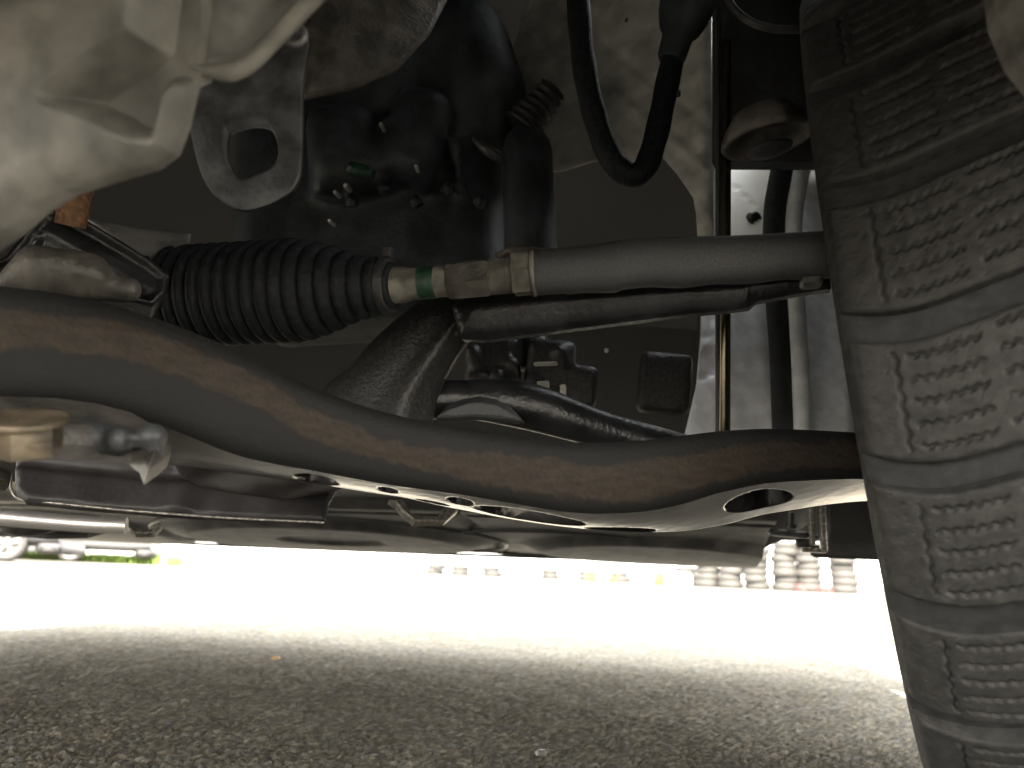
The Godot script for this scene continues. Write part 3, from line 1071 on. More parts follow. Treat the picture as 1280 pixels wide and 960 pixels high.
# ------------------------------------------------------------ upper middle: hose, inner panels, engine
func upper_parts() -> void:
	# inner wing panel behind the hose, with pressed diagonal ribs
	var rib := func(px, py, e) -> float:
		var u: float = (px - 700.0) * 0.62 - (py - 90.0) * 0.78
		return 0.005 * smoothstep(9.0, 0.0, absf(u - 20.0)) - 0.004 * smoothstep(6.0, 0.0, absf(u - 62.0)) + 0.003 * smoothstep(8.0, 0.0, absf(u + 24.0)) + 0.004 * smoothstep(14.0, 2.0, absf(px - 880.0))
	var wp := slab([[575, 150], [640, 60], [690, -80], [889, -80], [890, 318], [874, 318], [868, 250], [846, 218], [822, 190], [782, 205], [742, 200], [700, 213], [655, 216], [610, 186]], [[889, 200, 0.74], [889, -50, 0.77], [600, 150, 0.95]], 0.004, 0.0015, 110, rib)
	put("inner_wing_panel", wp, M.inner_panel, car, "grey inner wing panel with diagonal ribs behind the brake hose")
	for q in [[757, 153, 5], [788, 28, 7]]:
		var hp := MB.new()
		var c := P(q[0], q[1], 0.83)
		hp.lathe(c - B.z * 0.01, B.z, [[0, q[2] * 0.0009], [0.012, q[2] * 0.0009], [0.014, q[2] * 0.0006]], 10)
		put("rubber_plug", hp, M.bay_black, car)
	# brake hose loop
	var hs := MB.new()
	var hpth := pxpath([[720, -60, 0.63], [724, 20, 0.625], [731, 90, 0.62], [745, 150, 0.615], [762, 195, 0.61], [785, 218, 0.61], [806, 210, 0.61], [820, 170, 0.615], [833, 110, 0.62], [846, 50, 0.625], [860, -10, 0.63], [872, -70, 0.635]], 8)
	var rad := []
	for k in hpth.size():
		rad.append(0.0096 + 0.0003 * sin(k * 0.9))
	hs.tube(hpth, rad, 20)
	var hose := put("brake_hose", hs, M.rubber, car, "black rubber brake hose hanging in a loop")
	var sl := MB.new()
	var sd := P(878, -60, 0.63) - P(845, 50, 0.622)
	sl.lathe(P(838, 76, 0.62), sd, [[0, 0.0095], [0.004, 0.0115], [0.022, 0.0125], [0.028, 0.017], [0.04, 0.021], [0.052, 0.023], [0.08, 0.024], [0.12, 0.024]], 22)
	put("hose_sleeve", sl, M.engine_dark, hose)
	var hc := MB.new()
	hc.box(frame(846, 117, 0.617), Vector3(0.006, 0.004, 0.006), 0.001)
	put("hose_clip", hc, M.engine_dark, hose)
	# dark plate behind the tow bracket, engine side
	var dp := slab([[374, -60], [590, -60], [540, 40], [500, 84], [450, 106], [380, 121]], [[380, 100, 0.62], [590, -60, 0.7], [500, 84, 0.66]], 0.01, 0.004, 50, func(px, py, e): return 0.004 * smoothstep(0.0, 0.03, e))
	put("wing_gusset", dp, M.dusty_bracket, car)
	# gearbox: dark ribbed casting filling the bay
	var gb := []
	var addb := func(x, y, d, sx, sy, sz, r, turn, k):
		var l := look(x, y, d, Vector3(sx, sy, sz), turn)
		gb.append(["box", l[0], l[1], r, 1, k])
	addb.call(470, 270, 0.90, 0.30, 0.28, 0.16, 0.04, Vector3(0, 0.2, 0.1), 0.02)
	addb.call(560, 100, 0.88, 0.16, 0.14, 0.12, 0.04, Vector3(0.2, 0, 0.3), 0.03)
	addb.call(430, 190, 0.80, 0.07, 0.09, 0.06, 0.02, Vector3(0, 0.3, 0.2), 0.02)
	addb.call(520, 170, 0.80, 0.06, 0.10, 0.05, 0.02, Vector3(0, 0, -0.2), 0.02)
	for k in 5:
		gb.append(["cap", P(400 + k * 42, 140 + k * 8, 0.79), P(392 + k * 46, 235, 0.81), 0.006, 0.007, 1, 0.01])
	for k in 6:
		gb.append(["cap", P(400 + k * 40, 236 + (k % 2) * 16, 0.79), P(400 + k * 40, 236 + (k % 2) * 16, 0.775), 0.009, 0.007, 1, 0.006])
	var lo := P(300, 480, 0.74).min(P(300, 480, 1.0)).min(P(720, 20, 1.0))
	var hi := P(700, 20, 1.0).max(P(300, 20, 0.74)).max(P(300, 480, 0.74))
	put("gearbox_case", nets(gb, lo, hi, 0.0085), M.engine_dark, car, "dark ribbed gearbox casting deep in the engine bay")
	var gc := MB.new()
	gc.box(frame(451, 213, 0.765, Vector3(0, 0.3, -0.15)), Vector3(0.028, 0.011, 0.012), 0.003)
	put("green_connector", gc, M.green_paint, car)
	for q in [[432, 232, 0.0026], [419, 240, 0.002], [412, 276, 0.002], [520, 208, 0.002], [476, 155, 0.002]]:
		var sc := MB.new()
		sc.lathe(P(q[0], q[1], 0.76), B.z, [[-0.02, q[2]], [0.0, q[2]], [0.002, q[2] * 0.7]], 8)
		put("case_screw", sc, M.silver, car)
	var pc := MB.new()
	pc.tube(pxpath([[592, 172, 0.76], [606, 184, 0.755], [622, 196, 0.755], [634, 207, 0.76]], 6), [0.002, 0.003, 0.004, 0.0045, 0.005, 0.0055, 0.006, 0.0062, 0.0064, 0.0062, 0.006, 0.0058, 0.0055, 0.005, 0.0045, 0.004, 0.003, 0.002, 0.001], 10)
	put("pipe_elbow", pc, M.cast_grey, car)
	# drive shaft joint: column and small ribbed boot
	var cj := MB.new()
	var c0 := P(664, 330, 0.77)
	var cu := P(658, 168, 0.80) - c0
	cj.lathe(c0, cu, [[-0.06, 0.027], [0.0, 0.0265], [cu.length() * 0.85, 0.0262], [cu.length() * 0.93, 0.024], [cu.length(), 0.018]], 32)
	put("support_column", cj, M.engine_dark, car, "dark upright column behind the tie rod")
	var rb := MB.new()
	var rp := []
	for k in 33:
		rp.append([k * 0.0016, 0.020 - 0.0002 * k + 0.0025 * sin(k * 1.2)])
	rb.lathe(P(652, 160, 0.80), P(700, 100, 0.80) - P(652, 160, 0.80), rp, 28)
	put("shaft_boot", rb, M.cast_grey, car)


# ------------------------------------------------------------ centre: leg, crossmember, lumps
func middle_parts() -> void:
	var rows := [[340, 560, 652], [372, 528, 640], [400, 494, 606], [430, 462, 584], [455, 440, 568], [478, 412, 556], [505, 385, 545], [545, 360, 540]]
	var mb := MB.new()
	var rings := []
	for k in 36:
		var t := 340.0 + k * 205.0 / 35.0
		var x0 := curve(rows.map(func(a): return [a[0], a[1]]), t)
		var x1 := curve(rows.map(func(a): return [a[0], a[2]]), t)
		var d := lerpf(0.60, 0.57, k / 35.0)
		var c := P((x0 + x1) / 2.0, t, d)
		var hw := (x1 - x0) / 2.0 / F * d
		var ring := PackedVector3Array()
		for j in 40:
			var w := TAU * j / 40.0
			# a ridge near the right edge, a shallow hollow beside it
			var bulge := 0.020 + 0.012 * exp(-pow((cos(w) - 0.55) / 0.22, 2.0))
			ring.append(c + B.x * cos(w) * hw + B.z * sin(w) * bulge)
		rings.append(ring)
	mb.loft(rings)
	put("subframe_leg", mb, M.cast_grey, car, "dark curved subframe leg below the tie rod")
	var fl := MB.new()
	fl.tube(pxpath([[648, 366, 0.588], [618, 378, 0.585], [600, 396, 0.582], [588, 420, 0.58], [572, 445, 0.578], [556, 474, 0.575]], 6), [0.0016], 8)
	put("leg_flange", fl, M.dusty_bracket, car)
	# crossmember behind the arm
	var cm := MB.new()
	var path := pxpath([[380, 520, 0.60], [470, 508, 0.60], [540, 500, 0.605], [600, 500, 0.61], [660, 508, 0.615], [730, 530, 0.62], [800, 552, 0.625], [880, 580, 0.63]], 8)
	var rad := []
	for k in path.size():
		rad.append(0.017 + 0.002 * sin(k * 0.25))
	cm.tube(path, rad, 22)
	put("crossmember", cm, M.black_paint, car, "black crossmember tube behind the control arm")
	var lip := slab([[545, 521], [556, 508], [580, 497], [600, 494], [622, 498], [640, 508], [656, 526], [620, 521], [590, 519], [565, 521]], [[545, 520, 0.575], [656, 526, 0.58], [600, 495, 0.59]], 0.006, 0.002, 60, func(px, py, e): return 0.005 * smoothstep(0.0, 0.012, e))
	put("crossmember_lip", lip, M.dusty_grey, car)
	# lumps of the engine below the steering arm
	var lp := []
	for q in [[612, 452, 0.82, 0.05, 0.055, 0.04], [655, 440, 0.84, 0.05, 0.04, 0.04], [688, 462, 0.81, 0.05, 0.06, 0.04], [730, 485, 0.80, 0.028, 0.045, 0.03], [600, 478, 0.80, 0.02, 0.02, 0.03], [830, 480, 0.9, 0.06, 0.07, 0.04]]:
		var l := look(q[0], q[1], q[2], Vector3(q[3], q[4], q[5]), Vector3(0.1, 0.15, -0.06))
		lp.append(["box", l[0], l[1], 0.008, 1, 0.006])
	for q in [[640, 455, 0.80], [700, 440, 0.79], [665, 478, 0.79], [590, 440, 0.80], [622, 470, 0.79]]:
		lp.append(["cap", P(q[0], q[1], q[2]), P(q[0] + 6, q[1] + 14, q[2]), 0.008, 0.006, 1, 0.005])
	var lo := P(560, 540, 0.74).min(P(560, 540, 0.98)).min(P(880, 380, 0.98))
	var hi := P(880, 380, 0.98).max(P(880, 400, 0.74)).max(P(560, 540, 0.74))
	put("oil_pan", nets(lp, lo, hi, 0.0045), M.cast_grey, car, "cast engine block lumps seen above the crossmember")
	for q in [[682, 455, 0.024, 0.003], [679, 482, 0.012, 0.008], [704, 490, 0.006, 0.014], [758, 438, 0.004, 0.003]]:
		var c := MB.new()
		c.box(frame(q[0], q[1], 0.772, Vector3(0, 0.1, 0.05)), Vector3(q[2], q[3], 0.008), 0.001)
		put("casting_mark", c, M.inner_panel, car)


# ------------------------------------------------------------ right of the middle: strut side
func right_parts() -> void:
	var dk := slab([[889, -80], [1060, -80], [1060, 200], [889, 200]], [[889, 0, 0.70], [1050, 0, 0.66], [950, 180, 0.68]], 0.03, 0.006, 24)
	put("strut_housing", dk, M.bay_black, car)
	var arc := MB.new()
	arc.tube(pxpath([[900, -30, 0.62], [908, -6, 0.618], [920, 14, 0.616], [940, 28, 0.614], [962, 35, 0.614], [985, 37, 0.616], [1020, 36, 0.62]], 8), [0.0032], 12)
	put("spring_coil", arc, M.grey_steel, car, "thin grey spring wire arc at the top")
	# rubber cup seen half from below
	var c := P(958, 168, 0.60)
	var ax := (B.z * 0.13 - B.y * 0.95 + B.x * 0.14).normalized()
	var cp := MB.new()
	var prof := [[-0.02, 0.012], [-0.018, 0.022], [-0.008, 0.030], [0.0, 0.0345], [0.004, 0.0355], [0.0065, 0.034], [0.006, 0.031], [0.002, 0.027], [-0.004, 0.022], [-0.008, 0.015], [-0.009, 0.004]]
	cp.lathe(c, ax, prof, 48)
	put("rubber_cup", cp, M.cup_rubber, car, "dusty rubber cup above the white panel")
	var cu := MB.new()
	cu.lathe(P(962, 186, 0.585), ax, [[-0.003, 0.010], [0.0, 0.017], [0.002, 0.016], [0.004, 0.006]], 28)
	put("cup_flap", cu, M.dusty_grey, car)
	# tall rod
	var rd := MB.new()
	rd.lathe(P(905, 600, 0.65), P(906, 180, 0.65) - P(905, 600, 0.65), [[0, 0.0052], [0.37, 0.0052]], 28)
	put("tall_rod", rd, M.brass_rod, car, "tall thin shiny rod before the white panel")
	var sv := MB.new()
	sv.lathe(P(898, 600, 0.652), P(898, 180, 0.652) - P(898, 600, 0.652), [[0, 0.0026], [0.4, 0.0026]], 12)
	put("rod_sleeve", sv, M.black_plastic, car)
	# white panel above the tie rod, blue grey panel below it
	var wh := slab([[908, 180], [985, 180], [975, 230], [964, 260], [964, 312], [916, 312], [910, 300]], [[908, 200, 0.90], [975, 200, 0.91], [908, 560, 0.70]], 0.004, 0.0012, 50, func(px, py, e): return -0.0015 * smoothstep(1.6, 0.3, absf(py - 227.0 - (px - 912.0) * 0.95)))
	var who := put("white_panel", wh, M.white_paint, car, "bright white painted panel between rod and black seal")
	var gm := MB.new()
	gm.lathe(P(943, 275, 0.856), B.z + B.x * 0.5, [[-0.004, 0.0095], [0.002, 0.0095], [0.004, 0.0075], [0.0025, 0.005], [0.003, 0.002]], 24)
	put("grommet", gm, M.cast_grey, who)
	for q in [[932, 277, 0.0016], [929, 250, 0.001], [941, 261, 0.0008]]:
		var dt := MB.new()
		dt.lathe(P(q[0], q[1], 0.90 - (q[1] - 200.0) * 0.00056 + (q[0] - 908.0) * 0.00014 - 0.001), B.z, [[-0.004, q[2]], [0.001, q[2]], [0.0015, q[2] * 0.5]], 10)
		put("panel_screw", dt, M.bay_black, who)
	var bl := slab([[908, 300], [970, 300], [974, 420], [982, 600], [908, 600]], [[908, 200, 0.898], [975, 200, 0.908], [908, 560, 0.698]], 0.004, 0.0012, 50, func(px, py, e): return 0.004 * smoothstep(18.0, 0.0, absf(px - 952.0 - (py - 440.0) * 0.13)))
	var blo := put("lower_panel", bl, M.blue_grey, car, "blue grey panel below the tie rod")
	var tx := TextMesh.new()
	tx.text = "KX"
	tx.font_size = 16
	tx.pixel_size = 0.0007
	tx.depth = 0.0004
	var sf := SystemFont.new()
	sf.font_names = PackedStringArray(["Droid Sans"])
	tx.font = sf
	var to := MeshInstance3D.new()
	to.name = "stamped_mark"
	to.mesh = tx
	to.material_override = M.bay_black
	blo.add_child(to, true)
	to.transform = Transform3D(Basis(RT, Vector3.UP, -FW), P(944, 397, 0.781))
	# black seal and bright strip
	var se := MB.new()
	var rows := []
	for p in pxpath([[985, 170, 0.78], [974, 225, 0.78], [968, 265, 0.775], [967, 320, 0.77], [971, 380, 0.76], [976, 450, 0.74], [980, 540, 0.70], [983, 620, 0.67]], 6):
		rows.append(p)
	se.tube(rows, [0.0105], 14)
	put("rubber_seal", se, M.bay_black, car, "black rubber seal strip")
	var st := MB.new()
	st.tube(pxpath([[1010, 170, 0.77], [1000, 225, 0.765], [993, 270, 0.76], [993, 330, 0.755], [997, 400, 0.74], [1001, 480, 0.715], [1004, 620, 0.66]], 6), [0.008], 18)
	put("bright_strip", st, M.blue_grey, car, "smooth grey curved strip beside the tyre")
	var dt2 := slab([[1000, 180], [1080, 180], [1090, 620], [1004, 620]], [[1005, 300, 0.86], [1080, 300, 0.88], [1005, 560, 0.71]], 0.004, 0.002, 50, func(px, py, e): return 0.012 * smoothstep(30.0, 0.0, absf(px - 1052.0 + (py - 500.0) * 0.06)) )
	put("outer_panel", dt2, M.blue_grey, car)
	var lf := slab([[880, 300], [900, 300], [900, 620], [840, 620], [856, 548], [872, 480], [877, 420]], [[880, 400, 0.80], [900, 400, 0.805], [880, 560, 0.71]], 0.004, 0.0012, 50, func(px, py, e): return -0.004 * smoothstep(0.004, 0.006, e) * (1.0 if (py > 388 and py < 424) or (py > 434 and py < 476) else 0.0))
	put("edge_panel", lf, M.blue_grey, car, "narrow grey panel left of the rod")


# ------------------------------------------------------------ bumper underside
func front_parts() -> void:
	var qf := func(s: float) -> float: return 1.60 - 0.30 * pow(absf((s - SC) / 0.92), 2.4)
	var dish := func(s: float, q: float, s0: float, q0: float, a: float, b: float) -> float:
		var r := sqrt(pow((s - s0) / a, 2.0) + pow((q - q0) / b, 2.0))
		return smoothstep(1.05, 0.85, r)
	var mb := MB.new()
	var rows := []
	for k in 150:
		var t := k / 149.0
		var row := PackedVector3Array()
		for j in 240:
			var s := -1.42 + j / 239.0 * 1.54
			var q: float = lerpf(0.92, qf.call(s), t)
			var y := lerpf(0.255, 0.207, smoothstep(0.0, 0.85, t))
			if t > 0.94:
				y += 0.03 * pow((t - 0.94) / 0.06, 2.0)
			y += -0.011 * dish.call(s, q, -0.62, 1.30, 0.30, 0.16)
			y += 0.006 * dish.call(s, q, -0.60, 1.28, 0.10, 0.05)
			y += -0.012 * dish.call(s, q, -0.02, 1.32, 0.24, 0.14)
			y += -0.008 * dish.call(s, q, -1.1, 1.3, 0.18, 0.2)
			y += 0.006 * smoothstep(0.012, 0.004, absf(s + 0.31)) + 0.005 * smoothstep(0.01, 0.003, absf(q - 1.07))
			y += 0.012 * smoothstep(0.0, 0.03, 1.04 - q)
			row.append(CF(s, y, q))
		rows.append(row)
	mb.grid(rows)
	put("front_undertray", mb, M.undertray, car, "long black undertray of the front bumper")
	var lp := MB.new()
	var lpath := []
	for j in 80:
		var s := -1.40 + j / 79.0 * 1.50
		lpath.append(CF(s, 0.2035, qf.call(s) - 0.018))
	lp.tube(lpath, [0.0035], 10)
	put("lip_bead", lp, M.black_gloss, car)
	for r in [[-0.62, 1.30, 0.33, 0.19], [-0.19, 1.32, 0.25, 0.15]]:
		var bead := []
		for j in 61:
			var a := TAU * j / 60.0
			var q: float = r[1] + sin(a) * r[3]
			var s: float = r[0] + cos(a) * r[2]
			var t: float = (q - 0.92) / (qf.call(s) - 0.92)
			bead.append(CF(s, lerpf(0.255, 0.207, smoothstep(0.0, 0.85, t)) - 0.001, q))
		var bm := MB.new()
		bm.tube(bead, [0.003], 8)
		put("pressed_bead", bm, M.black_gloss, car)
	# bumper corner at the right
	var bc := MB.new()
	rows = []
	for k in 40:
		var t := k / 39.0
		var row := PackedVector3Array()
		for j in 60:
			var u := j / 59.0
			var x := lerpf(790.0, 1012.0, u)
			var low := curve([[790, 697], [830, 698], [900, 697], [940, 691], [985, 672], [1012, 655]], x)
			var y := lerpf(596.0, low, t)
			var d := lerpf(1.34, 1.12, u) - 0.09 * sin(PI * 0.5 * (1.0 - t)) + (0.012 if x + (y - 697.0) * 1.07 > 833.0 else 0.0)
			row.append(P(x, y, d))
		rows.append(row)
	bc.grid(rows)
	var skirt := []
	for j in 60:
		skirt.append(rows[39][j])
	var back := PackedVector3Array()
	for p in skirt:
		back.append(p - B.z * 0.05 + Vector3.UP * 0.03)
	bc.grid([PackedVector3Array(skirt), back])
	put("bumper_corner", bc, M.black_gloss, car, "glossy black lower corner of the front bumper")
	# hanging clips and brackets beside the bumper corner
	var cb := MB.new()
	cb.box(frame(1014, 652, 0.92), Vector3(0.0065, 0.055, 0.012), 0.0015)
	cb.box(frame(1028, 654, 0.915), Vector3(0.0075, 0.066, 0.014), 0.0015)
	cb.box(frame(1018, 688, 0.915), Vector3(0.028, 0.005, 0.014), 0.0015)
	put("pale_clip", cb, M.pale_rim, car, "pale metal clip hanging between arm and bumper")
	var c2 := MB.new()
	c2.box(frame(985, 667, 0.93, Vector3(0, 0, -0.06)), Vector3(0.045, 0.008, 0.02), 0.0025)
	c2.box(frame(1002, 670, 0.94, Vector3(0, 0, -0.04)), Vector3(0.055, 0.004, 0.03), 0.0015)
	put("clip_plate", c2, M.dark_steel, car)
	var c3 := MB.new()
	c3.lathe(P(989, 640, 0.93), P(989, 660, 0.93) - P(989, 640, 0.93), [[0, 0.004], [0.014, 0.004], [0.0145, 0.0065], [0.019, 0.0065]], 12)
	c3.box(frame(1004, 679, 0.925), Vector3(0.016, 0.010, 0.016), 0.002)
	put("clip_bolt", c3, M.black_plastic, car)
	var mf := slab([[1033, 600], [1120, 600], [1120, 701], [1060, 699], [1018, 697], [1013, 694], [1012, 681], [1034, 681]], [[1033, 640, 0.98], [1110, 640, 0.95], [1060, 690, 0.96]], 0.02, 0.003, 40)
	put("mud_flap", mf, M.black_plastic, car, "flat black flap between clip and tyre")
	# left: bright pipe, round pod, folded tabs
	var pp := MB.new()
	pp.tube(pxpath([[-90, 638, 0.82], [0, 646, 0.84], [70, 652, 0.86], [110, 655, 0.87], [158, 657, 0.88]], 6), [0.0095], 24)
	put("bright_pipe", pp, M.silver, car, "bright metal pipe crossing at the left edge")
	var pod := MB.new()
	pod.lathe(P(42, 652, 0.98), P(42, 668, 0.98) - P(42, 652, 0.98), [[0, 0.04], [0.008, 0.036], [0.013, 0.025], [0.014, 0.004]], 36)
	put("round_pod", pod, M.undertray, car)
	var sh := slab([[-90, 634], [120, 646], [150, 653], [110, 664], [60, 665], [-90, 650]], [[-90, 650, 1.03], [120, 660, 1.08], [20, 672, 1.0]], 0.01, 0.003, 40)
	put("rear_shield", sh, M.undertray, car)
	for q in [[178, 652, 0.62, 0.92], [533, 628, 1.0, 0.80]]:
		var k: float = q[2]
		var out := []
		for p in [[-46, -4], [-30, -4], [-18, 14], [16, 18], [22, 6], [34, 0], [40, 10], [24, 24], [-14, 24], [-26, 14], [-36, 2]]:
			out.append([q[0] + p[0] * k, q[1] + p[1] * k])
		put("bent_tab", slab(out, [[q[0], q[1], q[3]], [q[0] + 30, q[1], q[3] + 0.01], [q[0], q[1] + 20, q[3] - 0.01]], 0.012, 0.0015, 70), M.pale_rim, car)
	var wl := slab([[1262, -80], [1400, -80], [1400, 120], [1335, 92], [1295, 44], [1272, -8]], [[1230, 0, 0.30], [1320, 0, 0.30], [1270, 80, 0.29]], 0.02, 0.012, 50)
	put("pale_arch_edge", wl, M.pale_shield, car, "pale body edge close at the upper right corner")


# ------------------------------------------------------------ far side of the yard
func far_tyre(r: float, w: float) -> ArrayMesh:
	var mb := MB.new()
	var p := []
	for k in 13:
		var a := PI * k / 12.0
		p.append([w / 2.0 - cos(a) * w / 2.0, r - 0.06 + 0.06 * pow(sin(a), 0.5)])
	p.push_front([0.02, r - 0.14])
	p.append([w - 0.02, r - 0.14])
	var z := Vector3.UP
	var rings := []
	for q in p:
		var ring := PackedVector3Array()
		for j in 28:
			var a := TAU * j / 28.0
			ring.append(z * q[0] + Vector3(cos(a), 0, sin(a)) * q[1])
		rings.append(ring)
	mb.grid(rings, true)
	var inn := MB.new()
	mb.grid([rings[-1], rings[0]], true)
	return mb.mesh()

func background() -> void:
	var tm := far_tyre(0.37, 0.205)
	var names := ["bottom", "second", "third", "fourth", "fifth", "sixth", "seventh"]
	var stacks := [[884, 23.5, 4, "far stack just right of the white slab"], [913, 23.0, 5, "narrow far stack half under the bumper corner"], [946, 22.6, 6, "far stack left of a white gap"], [982, 22.4, 7, "tall far stack whose round top shows"], [1012, 22.2, 7, "far stack with red scrap at its foot"], [1056, 21.8, 5, "broad far stack nearest the front tyre"], [858, 24.5, 3, "dim far stack behind the white slab"], [833, 26.0, 2, "low far stack left of the white slab"], [615, 30.0, 2, "low far stack under the bumper's middle"], [575, 30.5, 2, "lumpy low far stack left of the middle"], [545, 31.0, 2, "pale low far stack at the left of the middle row"], [655, 31.0, 2, "pale low far stack right of the middle"], [688, 31.5, 2, "washed-out far stack right of the grey block"], [733, 31.0, 2, "washed-out far stack beside the yellow weed"], [775, 30.0, 2, "pale far stack between weed and white slab"]]
	for s in stacks:
		var r := hz(s[0])
		var dir := Vector3(r.x, 0, r.z).normalized()
		var base: Vector3 = Vector3(r.x, 0, r.z) * s[1] * 0.97
		for k in s[2]:
			var o := MeshInstance3D.new()
			add_child(o, true)
			number(o, "used_tyre")
			o.mesh = tm
			o.material_override = M.far_tyre
			o.position = base + Vector3(rng.randf_range(-0.05, 0.05), k * 0.2, rng.randf_range(-0.05, 0.05))
			o.rotation.y = rng.randf() * 6.0
			o.scale = Vector3.ONE * rng.randf_range(0.95, 1.03)
			tag(o, "%s tyre up in the %s" % [names[k], s[3]], "tyre", "used tyres stacked at the far side of the yard")
	for q in [[1000, 730, "small red scrap at the foot of the far tyre stacks, left one", 0.16], [1030, 732, "wider red scrap at the foot of the far tyre stacks, right one", 0.28]]:
		var r := hz(q[0])
		var c := Vector3(r.x, 0, r.z) * 20.6
		var mb := MB.new()
		mb.box(Transform3D(Basis(), c + Vector3(0, 0.09, 0)), Vector3(q[3], 0.17, 0.15), 0.03)
		mb.box(Transform3D(Basis(Vector3.UP, 0.5), c + Vector3(q[3] * 0.3, 0.05, 0.1)), Vector3(q[3] * 0.7, 0.10, 0.12), 0.02)
		var o := put("red_crate", mb, M.far_red)
		number(o, "red_scrap")
		tag(o, q[2], "scrap", "red scraps by the far tyre stacks")
	for q in [[508, 27.0, 0.55, 0.42, "beige block far off under the left middle of the bumper", "concrete"], [655, 29.0, 0.5, 0.4, "grey block far off right of the low tyre stack", "concrete"], [717, 29.0, 0.35, 0.35, "small grey block alone on the bright yard", "concrete"], [848, 19.0, 0.6, 0.3, "white slab standing left of the far tyre stacks", "white_paint"], [240, 22.0, 0.4, 0.35, "pale block right of the parked cars", "concrete"], [305, 24.0, 0.3, 0.3, "small dull block under the left end of the bumper", "concrete"]]:
		var r := hz(q[0])
		var mb := MB.new()
		mb.box(Transform3D(Basis(Vector3.UP, 0.2), Vector3(r.x, 0, r.z) * q[1] + Vector3(0, q[3] / 2.0, 0)), Vector3(q[2], q[3], 0.4), 0.03)
		mb.box(Transform3D(Basis(Vector3.UP, 0.2), Vector3(r.x, 0, r.z) * q[1] + Vector3(0, q[3] + 0.03, 0)), Vector3(q[2] * 0.85, 0.058, 0.34), 0.02)
		var o := put("yard_block", mb, M[q[5]])
		number(o, "yard_block")
		tag(o, q[4], "block")
	# weeds
	var k := 0
	for q in [[741, 24.0, "yellow green weed far off, left of three"], [762, 24.5, "smallest green weed far off, middle of three"], [825, 20.5, "green weed against the left end of the white slab"]]:
		var r := hz(q[0])
		var mb := MB.new()
		blades(mb, Vector3(r.x, 0, r.z) * q[1], 0.18, 0.12, 40, 0.35)
		var o := put("weed", mb, M.grass)
		number(o, "weed")
		tag(o, q[2], "weed", "weeds on the far yard")
		k += 1
	# verge of grass behind the parked cars
	var gm := MB.new()
	var vr := MB.new()
	var a := hz(-120)
	var b := hz(226)
	for j in 2600:
		var u := rng.randf()
		var p := Vector3(lerpf(a.x, b.x, u), 0, lerpf(a.z, b.z, u)) * rng.randf_range(19.5, 23.0)
		blades(gm, p, 0.08, 0.06, 3, 0.30)
	var g := put("grass_verge", gm, M.grass)
	g.set_meta("kind", "stuff")
	tag(g, "bright green grass verge behind the parked cars", "grass")
	var pr := hz(205)
	var pm := MB.new()
	pm.lathe(Vector3(pr.x, 0, pr.z) * 15.0, Vector3.UP, [[0, 0.05], [1.1, 0.05], [1.15, 0.03]], 14)
	tag(put("marker_post", pm, M.white_paint), "thin white post right of the parked cars", "post")
	parked_car("parked_car", 2.2, 19.0, 88, "silver car parked on the far left with its front end visible", M.silver_paint)
	parked_car("parked_car", 1.0, 14.0, 8, "dark car parked nearest at the left edge with its wheel showing", M.dark_trim)

func blades(mb: MB, c: Vector3, spread: float, lean: float, n: int, h: float) -> void:
	for j in n:
		var a := rng.randf() * TAU
		var p := c + Vector3(cos(a), 0, sin(a)) * spread * sqrt(rng.randf())
		var t := p + Vector3(rng.randf_range(-lean, lean), h * rng.randf_range(0.5, 1.0), rng.randf_range(-lean, lean))
		var s := Vector3(cos(a), 0, sin(a)) * 0.012
		var i := mb.V.size()
		mb.V.append_array([p - s, p + s, p.lerp(t, 0.6) + s * 0.7, p.lerp(t, 0.6) - s * 0.7, t])
		mb.quad(i, i + 1, i + 2, i + 3)
		mb.I.append_array([i + 3, i + 2, i + 4])

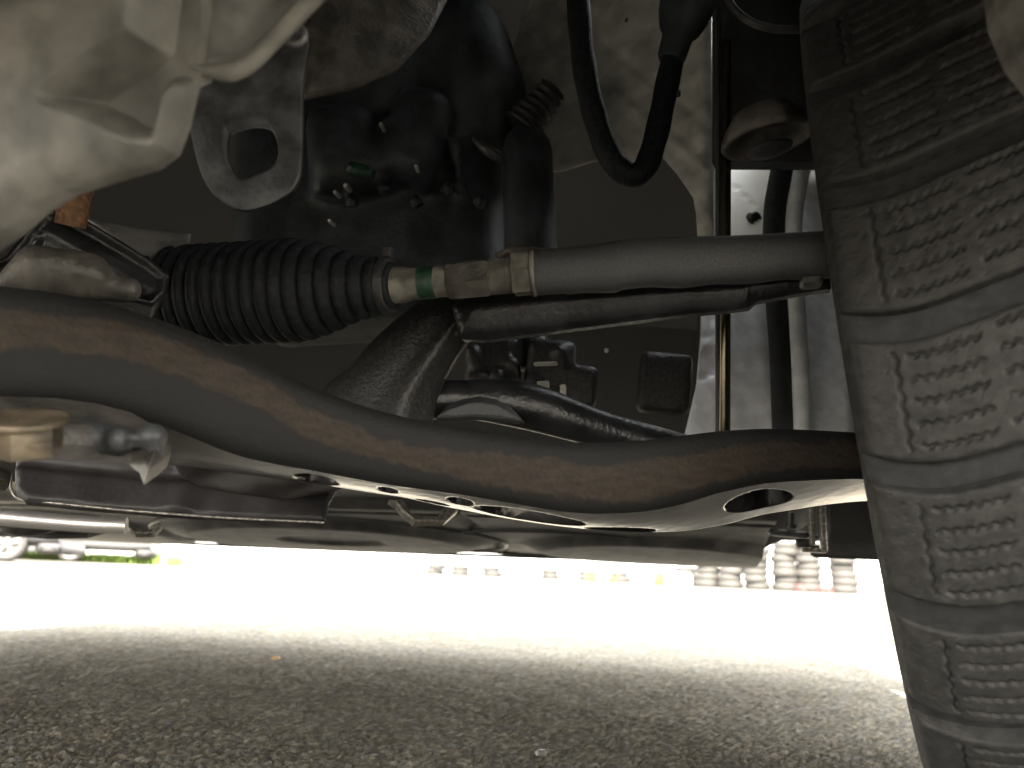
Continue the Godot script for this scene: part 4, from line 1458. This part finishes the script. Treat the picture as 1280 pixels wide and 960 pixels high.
func parked_car(called: String, ahead: float, d: float, wheel_px: float, label: String, paint: Material) -> void:
	var r := hz(wheel_px)
	var base := Vector3(r.x, 0, r.z) * d
	var o := thing(called, label, "car", base, 0.25, "cars parked across the yard")
	# local x to the right along the car's length; the front wheel stands at x = 0
	var mb := MB.new()
	var rows := []
	for s in [[-3.4, 0.5, 0.9], [-3.2, 0.36, 1.25], [-2.4, 0.26, 1.45], [-1.2, 0.24, 1.48], [-0.5, 0.26, 1.1], [0.1, 0.3, 0.98], [0.6, 0.3, 0.88], [0.85, 0.36, 0.72]]:
		var ring := PackedVector3Array()
		for j in 24:
			var a := TAU * j / 24.0
			var x := 0.86 * signf(cos(a)) * pow(absf(cos(a)), 0.4)
			var y: float = (s[1] + s[2]) / 2.0 + (s[2] - s[1]) / 2.0 * signf(sin(a)) * pow(absf(sin(a)), 0.5)
			ring.append(Vector3(s[0] * (ahead if s[0] > 0.0 else 1.0), y, x - 0.8))
		rows.append(ring)
	mb.loft(rows)
	put("body", mb, paint, o)
	var bm := MB.new()
	bm.box(Transform3D(Basis(), Vector3(0.85 * ahead - 0.15, 0.28, -0.8)), Vector3(0.5, 0.24, 1.66), 0.08)
	put("bumper", bm, M.dark_trim, o)
	var sm := MB.new()
	sm.box(Transform3D(Basis(), Vector3(-1.35, 0.27, 0.02)), Vector3(1.9, 0.14, 0.08), 0.03)
	put("sill_trim", sm, M.dark_trim, o)
	for x in [0.0, -2.65]:
		var wm := MB.new()
		wm.lathe(Vector3(x, 0.33, -0.16), Vector3.BACK, [[0, 0.24], [0.01, 0.31], [0.04, 0.33], [0.17, 0.33], [0.21, 0.31], [0.22, 0.235], [0.19, 0.23], [0.185, 0.02]], 36)
		var wo := put("wheel", wm, M.far_tyre, o)
		var rm := MB.new()
		var c := Vector3(x, 0.33, 0.045)
		for k in 5:
			var a := TAU * k / 5.0 + 0.3
			for e in [-0.14, 0.14]:
				var p := Vector3(cos(a + e), sin(a + e), 0) * 0.225
				rm.tube([c, c + p], [0.026, 0.02], 8)
		rm.lathe(c - Vector3(0, 0, 0.01), Vector3.BACK, [[0, 0.05], [0.03, 0.045]], 16)
		rm.lathe(c - Vector3(0, 0, 0.0), Vector3.BACK, [[-0.02, 0.215], [0.012, 0.235], [0.016, 0.228], [0.01, 0.212], [-0.02, 0.205]], 36)
		put("rim", rm, M.alloy, wo)
